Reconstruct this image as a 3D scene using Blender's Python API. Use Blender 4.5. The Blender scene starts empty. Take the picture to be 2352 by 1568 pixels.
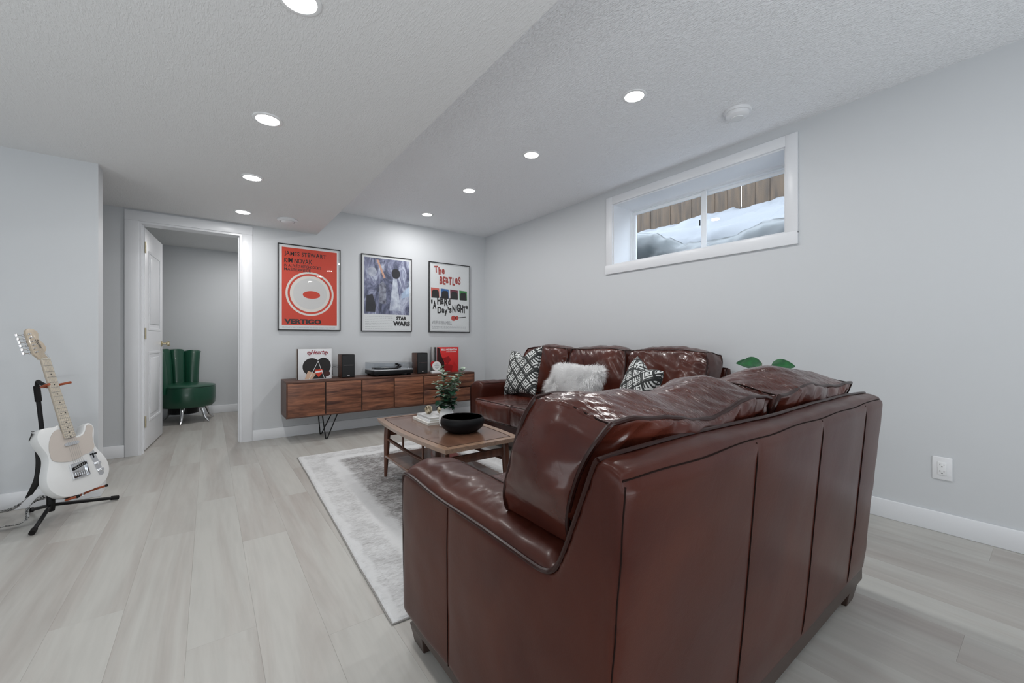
import bpy, bmesh, math, random
from mathutils import Vector, Matrix, noise as mnoise
from mathutils.bvhtree import BVHTree
random.seed(7)
C = bpy.context.scene.collection
SC = bpy.context.scene
PI = math.pi
# ------------------------------------------------------------------ camera, light, exposure
cd = bpy.data.cameras.new('camera'); cam = bpy.data.objects.new('camera', cd); C.objects.link(cam)
cam.location = (0, 0, 1.015); cam.rotation_euler = (PI/2, 0, -math.radians(36.57))
cd.sensor_width = 36; cd.lens = 938/2352*36; cd.shift_y = -5/2352; cd.clip_start = .05
SC.camera = cam
SC.view_settings.view_transform = 'Standard'; SC.view_settings.look = 'None'
SC.view_settings.gamma = 1; SC.view_settings.use_curve_mapping = False
SC.view_settings.exposure = 0.0
SC.cycles.max_bounces = 10; SC.cycles.diffuse_bounces = 6; SC.cycles.transparent_max_bounces = 12
wd = bpy.data.worlds.new('sky'); SC.world = wd; wd.use_nodes = True
wd.node_tree.nodes['Background'].inputs[0].default_value = (.76, .87, 1, 1)
wd.node_tree.nodes['Background'].inputs[1].default_value = 7.0
CAN_W = 5.7          # watts of each recessed light
def soft_light(loc, rot, sx, sy, w, col=(.93, .97, 1)):
    ld = bpy.data.lights.new('ceiling_fill', 'AREA'); ld.shape = 'RECTANGLE'; ld.size = sx; ld.size_y = sy; ld.energy = w; ld.color = col
    o = bpy.data.objects.new('ceiling_fill', ld); C.objects.link(o); o.location = loc; o.rotation_euler = rot
# added fill lights washing the ceiling from unseen rear and left of the room
soft_light((.1, -1.8, .40), (math.radians(155), 0, 0), 3.4, .9, 55)
soft_light((-2.1, .3, .45), (math.radians(143), 0, -PI/2), 3.6, .9, 22)

# ------------------------------------------------------------------ materials
def nmat(name):
    m = bpy.data.materials.new(name); m.use_nodes = True
    nt = m.node_tree; b = nt.nodes['Principled BSDF']
    return m, nt, b
def node(nt, t, **k):
    n = nt.nodes.new(t)
    for a, v in k.items():
        if a.startswith('i_'):
            key = a[2:]; n.inputs[int(key) if key.isdigit() else key.replace('_', ' ')].default_value = v
        else: setattr(n, a, v)
    return n
def mat(name, col, rough=.5, metal=0, spec=.5, bump=0, bscale=200, coat=0, var=0, vscale=4, col2=None, stretch=(1,1,1), bstretch=None, sheen=0, emis=None, estr=0):
    m, nt, b = nmat(name)
    b.inputs['Base Color'].default_value = (*col, 1); b.inputs['Roughness'].default_value = rough
    b.inputs['Metallic'].default_value = metal; b.inputs['Specular IOR Level'].default_value = spec
    b.inputs['Coat Weight'].default_value = coat; b.inputs['Sheen Weight'].default_value = sheen
    if emis: b.inputs['Emission Color'].default_value = (*emis, 1); b.inputs['Emission Strength'].default_value = estr
    tc = None
    if bump or var or col2:
        tc = node(nt, 'ShaderNodeTexCoord')
    if col2 or var:
        mp = node(nt, 'ShaderNodeMapping'); mp.inputs['Scale'].default_value = stretch
        nt.links.new(tc.outputs['Object'], mp.inputs[0])
        nz = node(nt, 'ShaderNodeTexNoise', i_Scale=vscale, i_Detail=5.0)
        nt.links.new(mp.outputs[0], nz.inputs['Vector'])
        cr = node(nt, 'ShaderNodeValToRGB')
        c2 = col2 or tuple(c*(1-var) for c in col)
        cr.color_ramp.elements[0].position = .35; cr.color_ramp.elements[1].position = .65
        cr.color_ramp.elements[0].color = (*c2, 1); cr.color_ramp.elements[1].color = (*col, 1)
        nt.links.new(nz.outputs[0], cr.inputs[0]); nt.links.new(cr.outputs[0], b.inputs['Base Color'])
    if bump:
        mp2 = node(nt, 'ShaderNodeMapping'); mp2.inputs['Scale'].default_value = bstretch or (1,1,1)
        nt.links.new(tc.outputs['Object'], mp2.inputs[0])
        n2 = node(nt, 'ShaderNodeTexNoise', i_Scale=bscale, i_Detail=3.0)
        nt.links.new(mp2.outputs[0], n2.inputs['Vector'])
        bp = node(nt, 'ShaderNodeBump', i_Strength=bump, i_Distance=.002)
        nt.links.new(n2.outputs[0], bp.inputs['Height']); nt.links.new(bp.outputs[0], b.inputs['Normal'])
    return m
def clear_mat(name, tint=(1,1,1), refl=1.0, rough=.02):
    m = bpy.data.materials.new(name); m.use_nodes = True; nt = m.node_tree; nt.nodes.clear()
    o = node(nt, 'ShaderNodeOutputMaterial'); mx = node(nt, 'ShaderNodeMixShader')
    tr = node(nt, 'ShaderNodeBsdfTransparent'); tr.inputs[0].default_value = (*tint, 1)
    gl = node(nt, 'ShaderNodeBsdfGlossy'); gl.inputs['Roughness'].default_value = rough
    fr = node(nt, 'ShaderNodeFresnel'); fr.inputs[0].default_value = 1.45
    ml = node(nt, 'ShaderNodeMath', operation='MULTIPLY'); ml.inputs[1].default_value = refl
    ge = node(nt, 'ShaderNodeNewGeometry'); sb = node(nt, 'ShaderNodeMath', operation='SUBTRACT'); sb.inputs[0].default_value = 1
    m2 = node(nt, 'ShaderNodeMath', operation='MULTIPLY'); nt.links.new(ge.outputs['Backfacing'], sb.inputs[1])
    nt.links.new(fr.outputs[0], ml.inputs[0]); nt.links.new(ml.outputs[0], m2.inputs[0]); nt.links.new(sb.outputs[0], m2.inputs[1]); nt.links.new(m2.outputs[0], mx.inputs[0])
    nt.links.new(tr.outputs[0], mx.inputs[1]); nt.links.new(gl.outputs[0], mx.inputs[2]); nt.links.new(mx.outputs[0], o.inputs[0])
    return m
def wood_mat(name, c1, c2, axis='x', scale=3.0, rough=.4, rnd=0.0, coat=0, contrast=(.3,.7), fine=.35):
    m, nt, b = nmat(name)
    tc = node(nt, 'ShaderNodeTexCoord'); mp = node(nt, 'ShaderNodeMapping')
    s = {'x': (.12, 1.4, 1.4), 'y': (1.4, .12, 1.4), 'z': (1.4, 1.4, .12)}[axis]
    mp.inputs['Scale'].default_value = s
    nt.links.new(tc.outputs['Object'], mp.inputs[0])
    oi = node(nt, 'ShaderNodeObjectInfo')
    ad = node(nt, 'ShaderNodeVectorMath', operation='ADD'); sc = node(nt, 'ShaderNodeVectorMath', operation='SCALE')
    cb = node(nt, 'ShaderNodeCombineXYZ')
    for k in range(3): nt.links.new(oi.outputs['Random'], cb.inputs[k])
    nt.links.new(cb.outputs[0], sc.inputs[0]); sc.inputs['Scale'].default_value = 37.0
    nt.links.new(mp.outputs[0], ad.inputs[0]); nt.links.new(sc.outputs[0], ad.inputs[1])
    n1 = node(nt, 'ShaderNodeTexNoise', i_Scale=scale*4, i_Detail=6.0, i_Roughness=.6, i_Distortion=1.2)
    nt.links.new(ad.outputs[0], n1.inputs['Vector'])
    cr = node(nt, 'ShaderNodeValToRGB'); cr.color_ramp.elements[0].position = contrast[0]; cr.color_ramp.elements[1].position = contrast[1]
    cr.color_ramp.elements[0].color = (*c1, 1); cr.color_ramp.elements[1].color = (*c2, 1)
    nt.links.new(n1.outputs[0], cr.inputs[0])
    n2 = node(nt, 'ShaderNodeTexNoise', i_Scale=scale*40, i_Detail=3.0)
    nt.links.new(ad.outputs[0], n2.inputs['Vector'])
    mx = node(nt, 'ShaderNodeMix', data_type='RGBA', blend_type='MULTIPLY'); mx.inputs[0].default_value = fine
    nt.links.new(cr.outputs[0], mx.inputs[6])
    c3 = node(nt, 'ShaderNodeValToRGB'); c3.color_ramp.elements[0].position = .35; c3.color_ramp.elements[1].position = .6
    c3.color_ramp.elements[0].color = (.35,.35,.35,1)
    nt.links.new(n2.outputs[0], c3.inputs[0]); nt.links.new(c3.outputs[0], mx.inputs[7])
    last = mx.outputs[2]
    if rnd:
        hv = node(nt, 'ShaderNodeHueSaturation'); mr = node(nt, 'ShaderNodeMapRange')
        mr.inputs[3].default_value = 1-rnd; mr.inputs[4].default_value = 1+rnd
        nt.links.new(oi.outputs['Random'], mr.inputs[0]); nt.links.new(mr.outputs[0], hv.inputs['Value'])
        nt.links.new(last, hv.inputs['Color']); last = hv.outputs[0]
    nt.links.new(last, b.inputs['Base Color'])
    b.inputs['Roughness'].default_value = rough; b.inputs['Coat Weight'].default_value = coat
    bp = node(nt, 'ShaderNodeBump', i_Strength=.08, i_Distance=.001)
    nt.links.new(n2.outputs[0], bp.inputs['Height']); nt.links.new(bp.outputs[0], b.inputs['Normal'])
    return m
def leather_mat(name, dark, light, rough=.3, creases=.5, spec=.36, coat=0, folds=False):
    m, nt, b = nmat(name)
    tc = node(nt, 'ShaderNodeTexCoord')
    n0 = node(nt, 'ShaderNodeTexNoise', i_Scale=2.2, i_Detail=4.0, i_Distortion=.6)
    nt.links.new(tc.outputs['Object'], n0.inputs['Vector'])
    cr = node(nt, 'ShaderNodeValToRGB'); cr.color_ramp.elements[0].position = .38; cr.color_ramp.elements[1].position = .66
    cr.color_ramp.elements[0].color = (*dark, 1); cr.color_ramp.elements[1].color = (*light, 1)
    nt.links.new(n0.outputs[0], cr.inputs[0]); nt.links.new(cr.outputs[0], b.inputs['Base Color'])
    mr = node(nt, 'ShaderNodeMapRange'); mr.inputs[3].default_value = rough-.05; mr.inputs[4].default_value = rough+.07
    nt.links.new(n0.outputs[0], mr.inputs[0]); nt.links.new(mr.outputs[0], b.inputs['Roughness'])
    n1 = node(nt, 'ShaderNodeTexNoise', i_Scale=14.0, i_Detail=2.5, i_Distortion=1.3)
    nt.links.new(tc.outputs['Object'], n1.inputs['Vector'])
    vo = node(nt, 'ShaderNodeTexVoronoi', i_Scale=330.0); nt.links.new(tc.outputs['Object'], vo.inputs['Vector'])
    b1 = node(nt, 'ShaderNodeBump', i_Strength=creases, i_Distance=.006)
    b2 = node(nt, 'ShaderNodeBump', i_Strength=.06, i_Distance=.001)
    nt.links.new(n1.outputs[0], b1.inputs['Height']); nt.links.new(vo.outputs[0], b2.inputs['Height'])
    if folds:
        mp = node(nt, 'ShaderNodeMapping'); mp.inputs['Rotation'].default_value = (0, 0, .5); mp.inputs['Scale'].default_value = (34, 5, 12)
        nt.links.new(tc.outputs['Object'], mp.inputs[0])
        nf = node(nt, 'ShaderNodeTexNoise', i_Scale=1.0, i_Detail=2.0, i_Distortion=1.6); nt.links.new(mp.outputs[0], nf.inputs['Vector'])
        m1 = node(nt, 'ShaderNodeMath', operation='SUBTRACT'); m1.inputs[1].default_value = .5; nt.links.new(nf.outputs[0], m1.inputs[0])
        m2 = node(nt, 'ShaderNodeMath', operation='ABSOLUTE'); nt.links.new(m1.outputs[0], m2.inputs[0])
        bf = node(nt, 'ShaderNodeBump', i_Strength=.55, i_Distance=.014); nt.links.new(m2.outputs[0], bf.inputs['Height'])
        ge = node(nt, 'ShaderNodeNewGeometry'); sp = node(nt, 'ShaderNodeSeparateXYZ'); nt.links.new(ge.outputs['Normal'], sp.inputs[0])
        fr = node(nt, 'ShaderNodeMapRange'); fr.inputs[1].default_value = .35; fr.inputs[2].default_value = .8; fr.inputs[3].default_value = .06; fr.inputs[4].default_value = .6
        nt.links.new(sp.outputs[2], fr.inputs[0]); nt.links.new(fr.outputs[0], bf.inputs['Strength']); nt.links.new(bf.outputs[0], b1.inputs['Normal'])
    nt.links.new(b1.outputs[0], b2.inputs['Normal']); nt.links.new(b2.outputs[0], b.inputs['Normal'])
    b.inputs['Specular IOR Level'].default_value = spec; b.inputs['Coat Weight'].default_value = coat; b.inputs['Coat Roughness'].default_value = .14
    return m
def ceiling_mat(name, col, strength):
    m, nt, b = nmat(name)
    b.inputs['Base Color'].default_value = (*col, 1); b.inputs['Roughness'].default_value = .75
    tc = node(nt, 'ShaderNodeTexCoord')
    last = None
    for ang, off in ((.35, 0), (1.4, 3.1), (2.45, 7.7)):
        mp = node(nt, 'ShaderNodeMapping'); mp.inputs['Rotation'].default_value = (0, 0, ang); mp.inputs['Scale'].default_value = (1, .30, 1); mp.inputs['Location'].default_value = (off, off, off)
        nt.links.new(tc.outputs['Object'], mp.inputs[0])
        n1 = node(nt, 'ShaderNodeTexNoise', i_Scale=150.0, i_Detail=1.0); nt.links.new(mp.outputs[0], n1.inputs['Vector'])
        if last is None: last = n1.outputs[0]
        else:
            mm = node(nt, 'ShaderNodeMath', operation='MAXIMUM'); nt.links.new(last, mm.inputs[0]); nt.links.new(n1.outputs[0], mm.inputs[1]); last = mm.outputs[0]
    cr = node(nt, 'ShaderNodeValToRGB'); cr.color_ramp.elements[0].position = .54; cr.color_ramp.elements[1].position = .72
    nt.links.new(last, cr.inputs[0])
    bp = node(nt, 'ShaderNodeBump', i_Strength=strength, i_Distance=.0034)
    nt.links.new(cr.outputs[0], bp.inputs['Height']); nt.links.new(bp.outputs[0], b.inputs['Normal'])
    return m

WALL = mat('wall_paint', (.60, .62, .64), .55, bump=.04, bscale=350)
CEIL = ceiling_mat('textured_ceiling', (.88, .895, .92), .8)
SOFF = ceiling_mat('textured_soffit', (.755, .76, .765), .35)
TRIM = mat('white_trim_paint', (.76, .775, .80), .32)
DOORP = mat('white_door_paint', (.80, .81, .835), .35)
FLOORM = wood_mat('whitewashed_oak', (.36, .325, .30), (.47, .463, .435), 'y', .75, .42, rnd=.03, contrast=(.28,.58), fine=.10)
LEA = leather_mat('brown_leather', (.042, .0088, .0055), (.066, .0175, .0100), .31, .06, .20, .06)
LEAC = leather_mat('brown_cushion_leather', (.043, .0092, .006), (.094, .022, .0125), .24, .16, .32, .30, True)
PIPE = mat('dark_leather_piping', (.020, .0055, .004), .30, spec=.25)
SEAM = mat('seam_thread', (.010, .004, .003), .7, spec=.08)
DKW = mat('dark_stained_wood', (.035, .018, .013), .35)
WAL = wood_mat('walnut_horizontal', (.060, .018, .010), (.30, .118, .062), 'x', 3.4, .42, contrast=(.34,.62), fine=.5)
WALD = wood_mat('walnut_case', (.06, .024, .015), (.13, .055, .034), 'x', 2.4, .45)
TBL = wood_mat('walnut_tabletop', (.13, .062, .038), (.20, .10, .062), 'y', 2.0, .24, coat=.35)
TBLB = wood_mat('light_walnut_band', (.25, .145, .09), (.34, .21, .135), 'y', 2.0, .28, coat=.3)
TBLL = mat('table_leg_walnut', (.115, .045, .026), .35, var=.4, vscale=8, stretch=(6,6,.6))
BLK = mat('black_satin', (.010, .010, .011), .38, spec=.2)
BLKM = mat('black_powder_metal', (.009, .009, .010), .42, spec=.2)
BLKR = mat('black_rubber', (.010, .009, .009), .7, spec=.2)
CHR = mat('chrome', (.75, .76, .78), .15, metal=1)
BRS = mat('brushed_brass', (.62, .55, .38), .3, metal=1)
WHT = mat('white_gloss', (.80, .81, .82), .25, coat=.2)
CERAM = mat('white_ceramic', (.74, .75, .755), .4, bump=.03, bscale=60)
PLAS = mat('white_plastic', (.78, .79, .81), .35)
GLASS = clear_mat('clear_pane', (.985, .99, .99), 1.0)
WGLASS = clear_mat('window_glass', (.96, .965, .965), .9)
ACR = clear_mat('clear_acrylic', (.93, .94, .95), 1.3)
GREEN = mat('green_leather', (.008, .070, .038), .3, spec=.6, coat=.2, bump=.05, bscale=40)
GREYI = mat('grey_ink', (.30, .31, .33), .5)
LENS = mat('lit_lens', (1,1,1), .5, emis=(1, .99, .96), estr=14)

# ------------------------------------------------------------------ mesh helpers
class MB:
    def __init__(s): s.v = []; s.f = []; s.m = []; s.uv = None
    def add(s, vs, fs, mi=0):
        o = len(s.v); s.v += [tuple(v) for v in vs]; s.f += [tuple(i+o for i in f) for f in fs]; s.m += [mi]*len(fs); return s
    def box(s, x0, x1, y0, y1, z0, z1, mi=0, M=None):
        vs = [Vector((x, y, z)) for x in (x0, x1) for y in (y0, y1) for z in (z0, z1)]
        if M is not None: vs = [M @ v for v in vs]
        return s.add(vs, [(0,1,3,2),(4,6,7,5),(0,4,5,1),(2,3,7,6),(0,2,6,4),(1,5,7,3)], mi)
    def prism(s, poly, lo, hi, axis='z', mi=0, M=None):
        n = len(poly)
        def P(a, b, c):
            v = Vector({'z': (a, b, c), 'x': (c, a, b), 'y': (a, c, b)}[axis])
            return M @ v if M is not None else v
        vs = [P(a, b, lo) for a, b in poly] + [P(a, b, hi) for a, b in poly]
        fs = [tuple(range(n)), tuple(range(2*n-1, n-1, -1))] + [(i, i+n, (i+1) % n+n, (i+1) % n) for i in range(n)]
        return s.add(vs, fs, mi)
    def tube(s, pts, r, seg=8, mi=0, closed=False, caps=True, flat=1.0):
        pts = [Vector(p) for p in pts]; n = len(pts); rs = r if isinstance(r, (list, tuple)) else [r]*n
        rings = []; up = None
        for i, p in enumerate(pts):
            if closed: t = (pts[(i+1) % n]-pts[i-1])
            else: t = (pts[min(i+1, n-1)]-pts[max(i-1, 0)])
            t = t.normalized() if t.length > 1e-9 else Vector((0,0,1))
            if up is None:
                up = Vector((0,0,1)) if abs(t.z) < .9 else Vector((1,0,0))
            a = (up - t*up.dot(t))
            a = a.normalized() if a.length > 1e-6 else t.orthogonal().normalized()
            up = a; b = t.cross(a)
            rings.append([p+(a*math.cos(2*PI*k/seg)+b*math.sin(2*PI*k/seg)*flat)*rs[i] for k in range(seg)])
        vs = [v for rg in rings for v in rg]; fs = []
        m_ = n if closed else n-1
        for i in range(m_):
            j = (i+1) % n
            for k in range(seg):
                fs.append((i*seg+k, i*seg+(k+1) % seg, j*seg+(k+1) % seg, j*seg+k))
        if caps and not closed: fs += [tuple(range(seg-1, -1, -1)), tuple((n-1)*seg+k for k in range(seg))]
        return s.add(vs, fs, mi)
    def lathe(s, prof, c=(0,0,0), seg=32, mi=0, M=None, ripple=None):
        vs = []; fs = []; n = len(prof)
        for i, (r, z) in enumerate(prof):
            for k in range(seg):
                a = 2*PI*k/seg; rr = r*(ripple(a, z) if ripple else 1)
                v = Vector((c[0]+rr*math.cos(a), c[1]+rr*math.sin(a), c[2]+z)); vs.append(M @ v if M is not None else v)
        for i in range(n-1):
            for k in range(seg): fs.append((i*seg+k, i*seg+(k+1) % seg, (i+1)*seg+(k+1) % seg, (i+1)*seg+k))
        if prof[0][0] > 1e-6: fs.append(tuple(range(seg-1, -1, -1)))
        if prof[-1][0] > 1e-6: fs.append(tuple((n-1)*seg+k for k in range(seg)))
        return s.add(vs, fs, mi)
    def build(s, name, mats, parent=None, smooth=False, bevel=0, bseg=2, loc=None, weld=False):
        me = bpy.data.meshes.new(name); me.from_pydata(s.v, [], s.f)
        for mm in (mats if isinstance(mats, (list, tuple)) else [mats]): me.materials.append(mm)
        for p, mi in zip(me.polygons, s.m): p.material_index = mi
        bm = bmesh.new(); bm.from_mesh(me)
        if weld: bmesh.ops.remove_doubles(bm, verts=bm.verts, dist=1e-5)
        bmesh.ops.recalc_face_normals(bm, faces=bm.faces)
        if bevel:
            es = [e for e in bm.edges if len(e.link_faces) == 2 and e.calc_face_angle(0) > .5]
            bmesh.ops.bevel(bm, geom=es, offset=bevel, segments=bseg, profile=.5, affect='EDGES', clamp_overlap=True)
        if smooth:
            for f in bm.faces: f.smooth = True
            for e in bm.edges:
                if len(e.link_faces) == 2 and e.calc_face_angle(0) > math.radians(smooth if smooth is not True else 40): e.smooth = False
        bm.to_mesh(me); bm.free()
        return link(name, me, parent, loc)
def link(name, me, parent=None, loc=None):
    o = bpy.data.objects.new(name, me); C.objects.link(o)
    if parent is not None: o.parent = parent
    if loc is not None: o.location = loc
    return o
def tag(o, label=None, cat=None, group=None, kind=None):
    if label: o['label'] = label
    if cat: o['category'] = cat
    if group: o['group'] = group
    if kind: o['kind'] = kind
    return o
def thing(name, label, cat, loc=(0,0,0), rz=0, group=None, M=None):
    o = bpy.data.objects.new(name, None); C.objects.link(o); o.empty_display_size = .05
    if M is not None: o.matrix_world = M
    else: o.location = loc; o.rotation_euler = (0, 0, rz)
    return tag(o, label, cat, group)
def struct(o): o['kind'] = 'structure'; return o
def bx(name, m, parent, x0, x1, y0, y1, z0, z1, bevel=0, M=None):
    return MB().box(x0, x1, y0, y1, z0, z1, 0, M).build(name, m, parent, bevel=bevel, smooth=bool(bevel) and 60)
def catmull(pts, n=8, closed=True):
    out = []; N = len(pts)
    rng = range(N) if closed else range(N-1)
    for i in rng:
        if closed: p0, p1, p2, p3 = pts[i-1], pts[i], pts[(i+1) % N], pts[(i+2) % N]
        else: p0, p1, p2, p3 = pts[max(i-1, 0)], pts[i], pts[i+1], pts[min(i+2, N-1)]
        for k in range(n):
            t = k/n
            out.append(tuple(.5*((2*b)+(-a+c)*t+(2*a-5*b+4*c-d)*t*t+(-a+3*b-3*c+d)*t**3) for a, b, c, d in zip(p0, p1, p2, p3)))
    if not closed: out.append(tuple(pts[-1]))
    return out
def smooth01(a, b, x):
    t = max(0, min(1, (x-a)/(b-a))); return t*t*(3-2*t)
def fbm(p, o=3):
    s = 0; a = 1; q = Vector(p)
    for _ in range(o): s += a*mnoise.noise(q); q = q*2.03; a *= .5
    return s

def soft_box(name, size, n, r, puff, warp, mat_, parent, corner=.12, wr=None):
    """puffed, rounded cushion; returns (object, map) where map(p) is the surface point of p on the cube"""
    hx, hy, hz = [q/2 for q in size]
    def base(p):
        px, py, pz = p
        cn = corner[0 if px < 0 else 1] if isinstance(corner, tuple) else corner
        cx = px*math.sqrt(max(0, 1-cn*pz*pz)); cz = pz*math.sqrt(max(0, 1-cn*px*px))
        q = Vector((cx*hx, py*hy, cz*hz)); inner = Vector((max(-hx+r, min(hx-r, q.x)), max(-hy+r, min(hy-r, q.y)), max(-hz+r, min(hz-r, q.z))))
        d = q-inner
        if d.length > 1e-9: q = inner+d.normalized()*min(r, d.length)
        q.x += puff[0]*math.copysign(abs(px)**4, px)*(1-py*py)*(1-pz*pz)
        q.y += puff[1]*math.copysign(abs(py)**4, py)*(1-px*px)*(1-pz**4)
        q.z += puff[2]*math.copysign(abs(pz)**4, pz)*(1-px**4)*(1-py*py)
        return q
    def mp(p, seam=False):
        q = base(p)
        if wr and not seam:
            nrm = Vector((p[0] if abs(p[0]) > .999 else 0, p[1] if abs(p[1]) > .999 else 0, p[2] if abs(p[2]) > .999 else 0))
            if nrm.length: q += nrm.normalized()*wr(p, q)
        return warp(q, p)
    nx, ny, nz = n; idx = {}; vs = []; fs = []
    def lat(i, n_):
        t = 2*i/n_-1; return t if abs(t) > .999 else .55*t+.45*math.sin(t*PI/2)
    def V(i, j, k):
        key = (i, j, k)
        if key not in idx:
            idx[key] = len(vs); vs.append(mp((lat(i, nx), lat(j, ny), lat(k, nz))))
        return idx[key]
    for i in range(nx):
        for j in range(ny):
            for k in (0, nz): fs.append((V(i,j,k), V(i+1,j,k), V(i+1,j+1,k), V(i,j+1,k)))
    for i in range(nx):
        for k in range(nz):
            for j in (0, ny): fs.append((V(i,j,k), V(i+1,j,k), V(i+1,j,k+1), V(i,j,k+1)))
    for j in range(ny):
        for k in range(nz):
            for i in (0, nx): fs.append((V(i,j,k), V(i,j+1,k), V(i,j+1,k+1), V(i,j,k+1)))
    b = MB(); b.add(vs, fs); o = b.build(name, mat_, parent, smooth=80)
    return o, mp
def ring_path(mp, fixed, val, n=28):
    """perimeter of one face of the cube; fixed = axis index"""
    pts = []
    for a in range(4):
        for k in range(n):
            t = -1+2*k/n; uv = [(t, -1), (1, t), (-t, 1), (-1, -t)][a]
            p = [0, 0, 0]; oth = [q for q in range(3) if q != fixed]
            p[fixed] = val; p[oth[0]], p[oth[1]] = uv
            pts.append(mp(tuple(p), True))
    return pts

def text_mesh(name, body, size, m, parent, M, sx=1, bold=0, spacing=1, extrude=.0004, align='LEFT', jitter=0, seed=1, shear=0, fit=None):
    rnd = random.Random(seed); V_ = []; F_ = []
    def one(ch, x, dy, rot, sc):
        cu = bpy.data.curves.new('glyphs', 'FONT'); cu.body = ch; cu.size = size*sc; cu.extrude = extrude; cu.offset = bold
        cu.space_character = spacing; cu.align_x = align if not jitter else 'LEFT'; cu.shear = shear; cu.resolution_u = 3
        ob = bpy.data.objects.new('glyphs', cu); C.objects.link(ob)
        bpy.context.view_layer.update()
        me = bpy.data.meshes.new_from_object(ob.evaluated_get(bpy.context.evaluated_depsgraph_get()))
        w = max([v.co.x for v in me.vertices], default=size*.3)
        R = Matrix.Rotation(rot, 4, 'Z')
        o = len(V_)
        for v in me.vertices:
            q = R @ Vector((v.co.x*sx, v.co.y, v.co.z)); V_.append((q.x+x, q.y+dy, q.z))
        for p in me.polygons: F_.append(tuple(i+o for i in p.vertices))
        bpy.data.objects.remove(ob); bpy.data.curves.remove(cu); bpy.data.meshes.remove(me)
        return w*sx
    if jitter:
        x = 0
        for ch in body:
            if ch == ' ': x += size*.3*sx; continue
            x += one(ch, x, rnd.uniform(-1, 1)*jitter*size, rnd.uniform(-1, 1)*jitter*.9, 1+rnd.uniform(-1, 1)*jitter)+size*.05
    else: one(body, 0, 0, 0, 1)
    if fit:
        xs = [v[0] for v in V_]; ys = [v[1] for v in V_]; x0, x1, y0, y1 = min(xs), max(xs), min(ys), max(ys)
        V_ = [(fit[0]+(v[0]-x0)/(x1-x0)*(fit[1]-fit[0]), fit[2]+(v[1]-y0)/(y1-y0)*(fit[3]-fit[2]), v[2]) for v in V_]
    me = bpy.data.meshes.new(name); me.from_pydata([tuple(M @ Vector(v)) for v in V_], [], F_); me.materials.append(m)
    return link(name, me, parent)

# ================================================================== THE ROOM
XR, YB, XL, YF, ZC, ZS, XS = 3.10, 4.82, -2.4, -2.3, 2.44, 2.15, .94
WT = .12
# right wall with the window opening
wy0, wy1, wz0, wz1 = 1.102, 2.558, 1.725, 2.30
b = MB()
b.box(XR, XR+.32, YF-.1, wy0, 0, ZC).box(XR, XR+.32, wy1, YB+WT, 0, ZC)
b.box(XR, XR+.32, wy0, wy1, 0, wz0).box(XR, XR+.32, wy0, wy1, wz1, ZC)
struct(b.build('wall_right', WALL))
# back wall with the door opening
dx0, dx1, dz1 = -.495, .259, 2.05
b = MB()
b.box(XL, dx0, YB, YB+WT, 0, ZC).box(dx1, XR, YB, YB+WT, 0, ZC).box(dx0, dx1, YB, YB+WT, dz1, ZC)
struct(b.build('wall_back', WALL))
struct(bx('wall_left', WALL, None, XL-.1, XL, YF-.1, YB+WT, 0, ZC))
struct(bx('wall_front', WALL, None, XL, XR, YF-.1, YF, 0, ZC))
struct(bx('wall_stub', WALL, None, XL, -.576, 3.72, 3.865, 0, ZS))
# room behind the door
struct(bx('wall_far', WALL, None, -1.9, 1.5, 6.95, 7.05, 0, ZC))
struct(bx('wall_far_left', WALL, None, -1.9, -1.8, YB+WT, 6.95, 0, ZC))
struct(bx('wall_far_right', WALL, None, 1.4, 1.5, YB+WT, 6.95, 0, ZC))
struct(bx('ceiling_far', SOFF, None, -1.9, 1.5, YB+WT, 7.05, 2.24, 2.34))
# ceilings
struct(bx('ceiling', CEIL, None, XL-.1, XR+.32, YF-.1, YB+WT, ZC, ZC+.12))
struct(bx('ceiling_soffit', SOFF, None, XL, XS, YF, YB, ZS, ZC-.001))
# floor: base slab and planks
fl = struct(bx('floor', mat('subfloor', (.38,.36,.33), .8), None, XL-.1, XR+.3, YF-.1, 7.05, -.09, -.012))
pw = .195; x = XL; row = 0; meshes = {}
def plank_mesh(w, L):
    k = (round(w, 3), round(L, 2))
    if k not in meshes:
        q = MB().box(0, w-.0002, 0, L-.0002, -.012, 0).build('plank', FLOORM, fl, bevel=.0004, bseg=1)
        meshes[k] = q.data; bpy.data.objects.remove(q)
    return meshes[k]
while x < XR-.01:
    w = min(pw, XR-x); y = YF-.1 + [0, -.85, -.4, -1.15, -.6][row % 5]
    while y < 7.0:
        L = 1.5; y0 = max(y, YF); y1 = min(y+L, 6.95 if -1.8 < x < 1.3 else YB)
        if y1-y0 > .05: link('plank', plank_mesh(w, y1-y0), fl, (x, y0, 0))
        y += L
    x += pw; row += 1
# baseboards
def baseboard(name, x0, x1, y0, y1):
    return struct(bx(name, TRIM, None, x0, x1, y0, y1, 0, .105, bevel=.003))
baseboard('baseboard_right', XR-.013, XR, YF, YB-.014)
baseboard('baseboard_back', .349, XR-.013, YB-.013, YB)
baseboard('baseboard_back_left', XL, -.586, YB-.013, YB)
baseboard('baseboard_stub', XL, -.563, 3.707, 3.72)
baseboard('baseboard_stub_end', -.576, -.563, 3.72, 3.878)
baseboard('baseboard_far', -1.8, 1.4, 6.937, 6.95)
baseboard('baseboard_far_left', -1.8, -1.787, YB+WT, 6.937)

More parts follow.
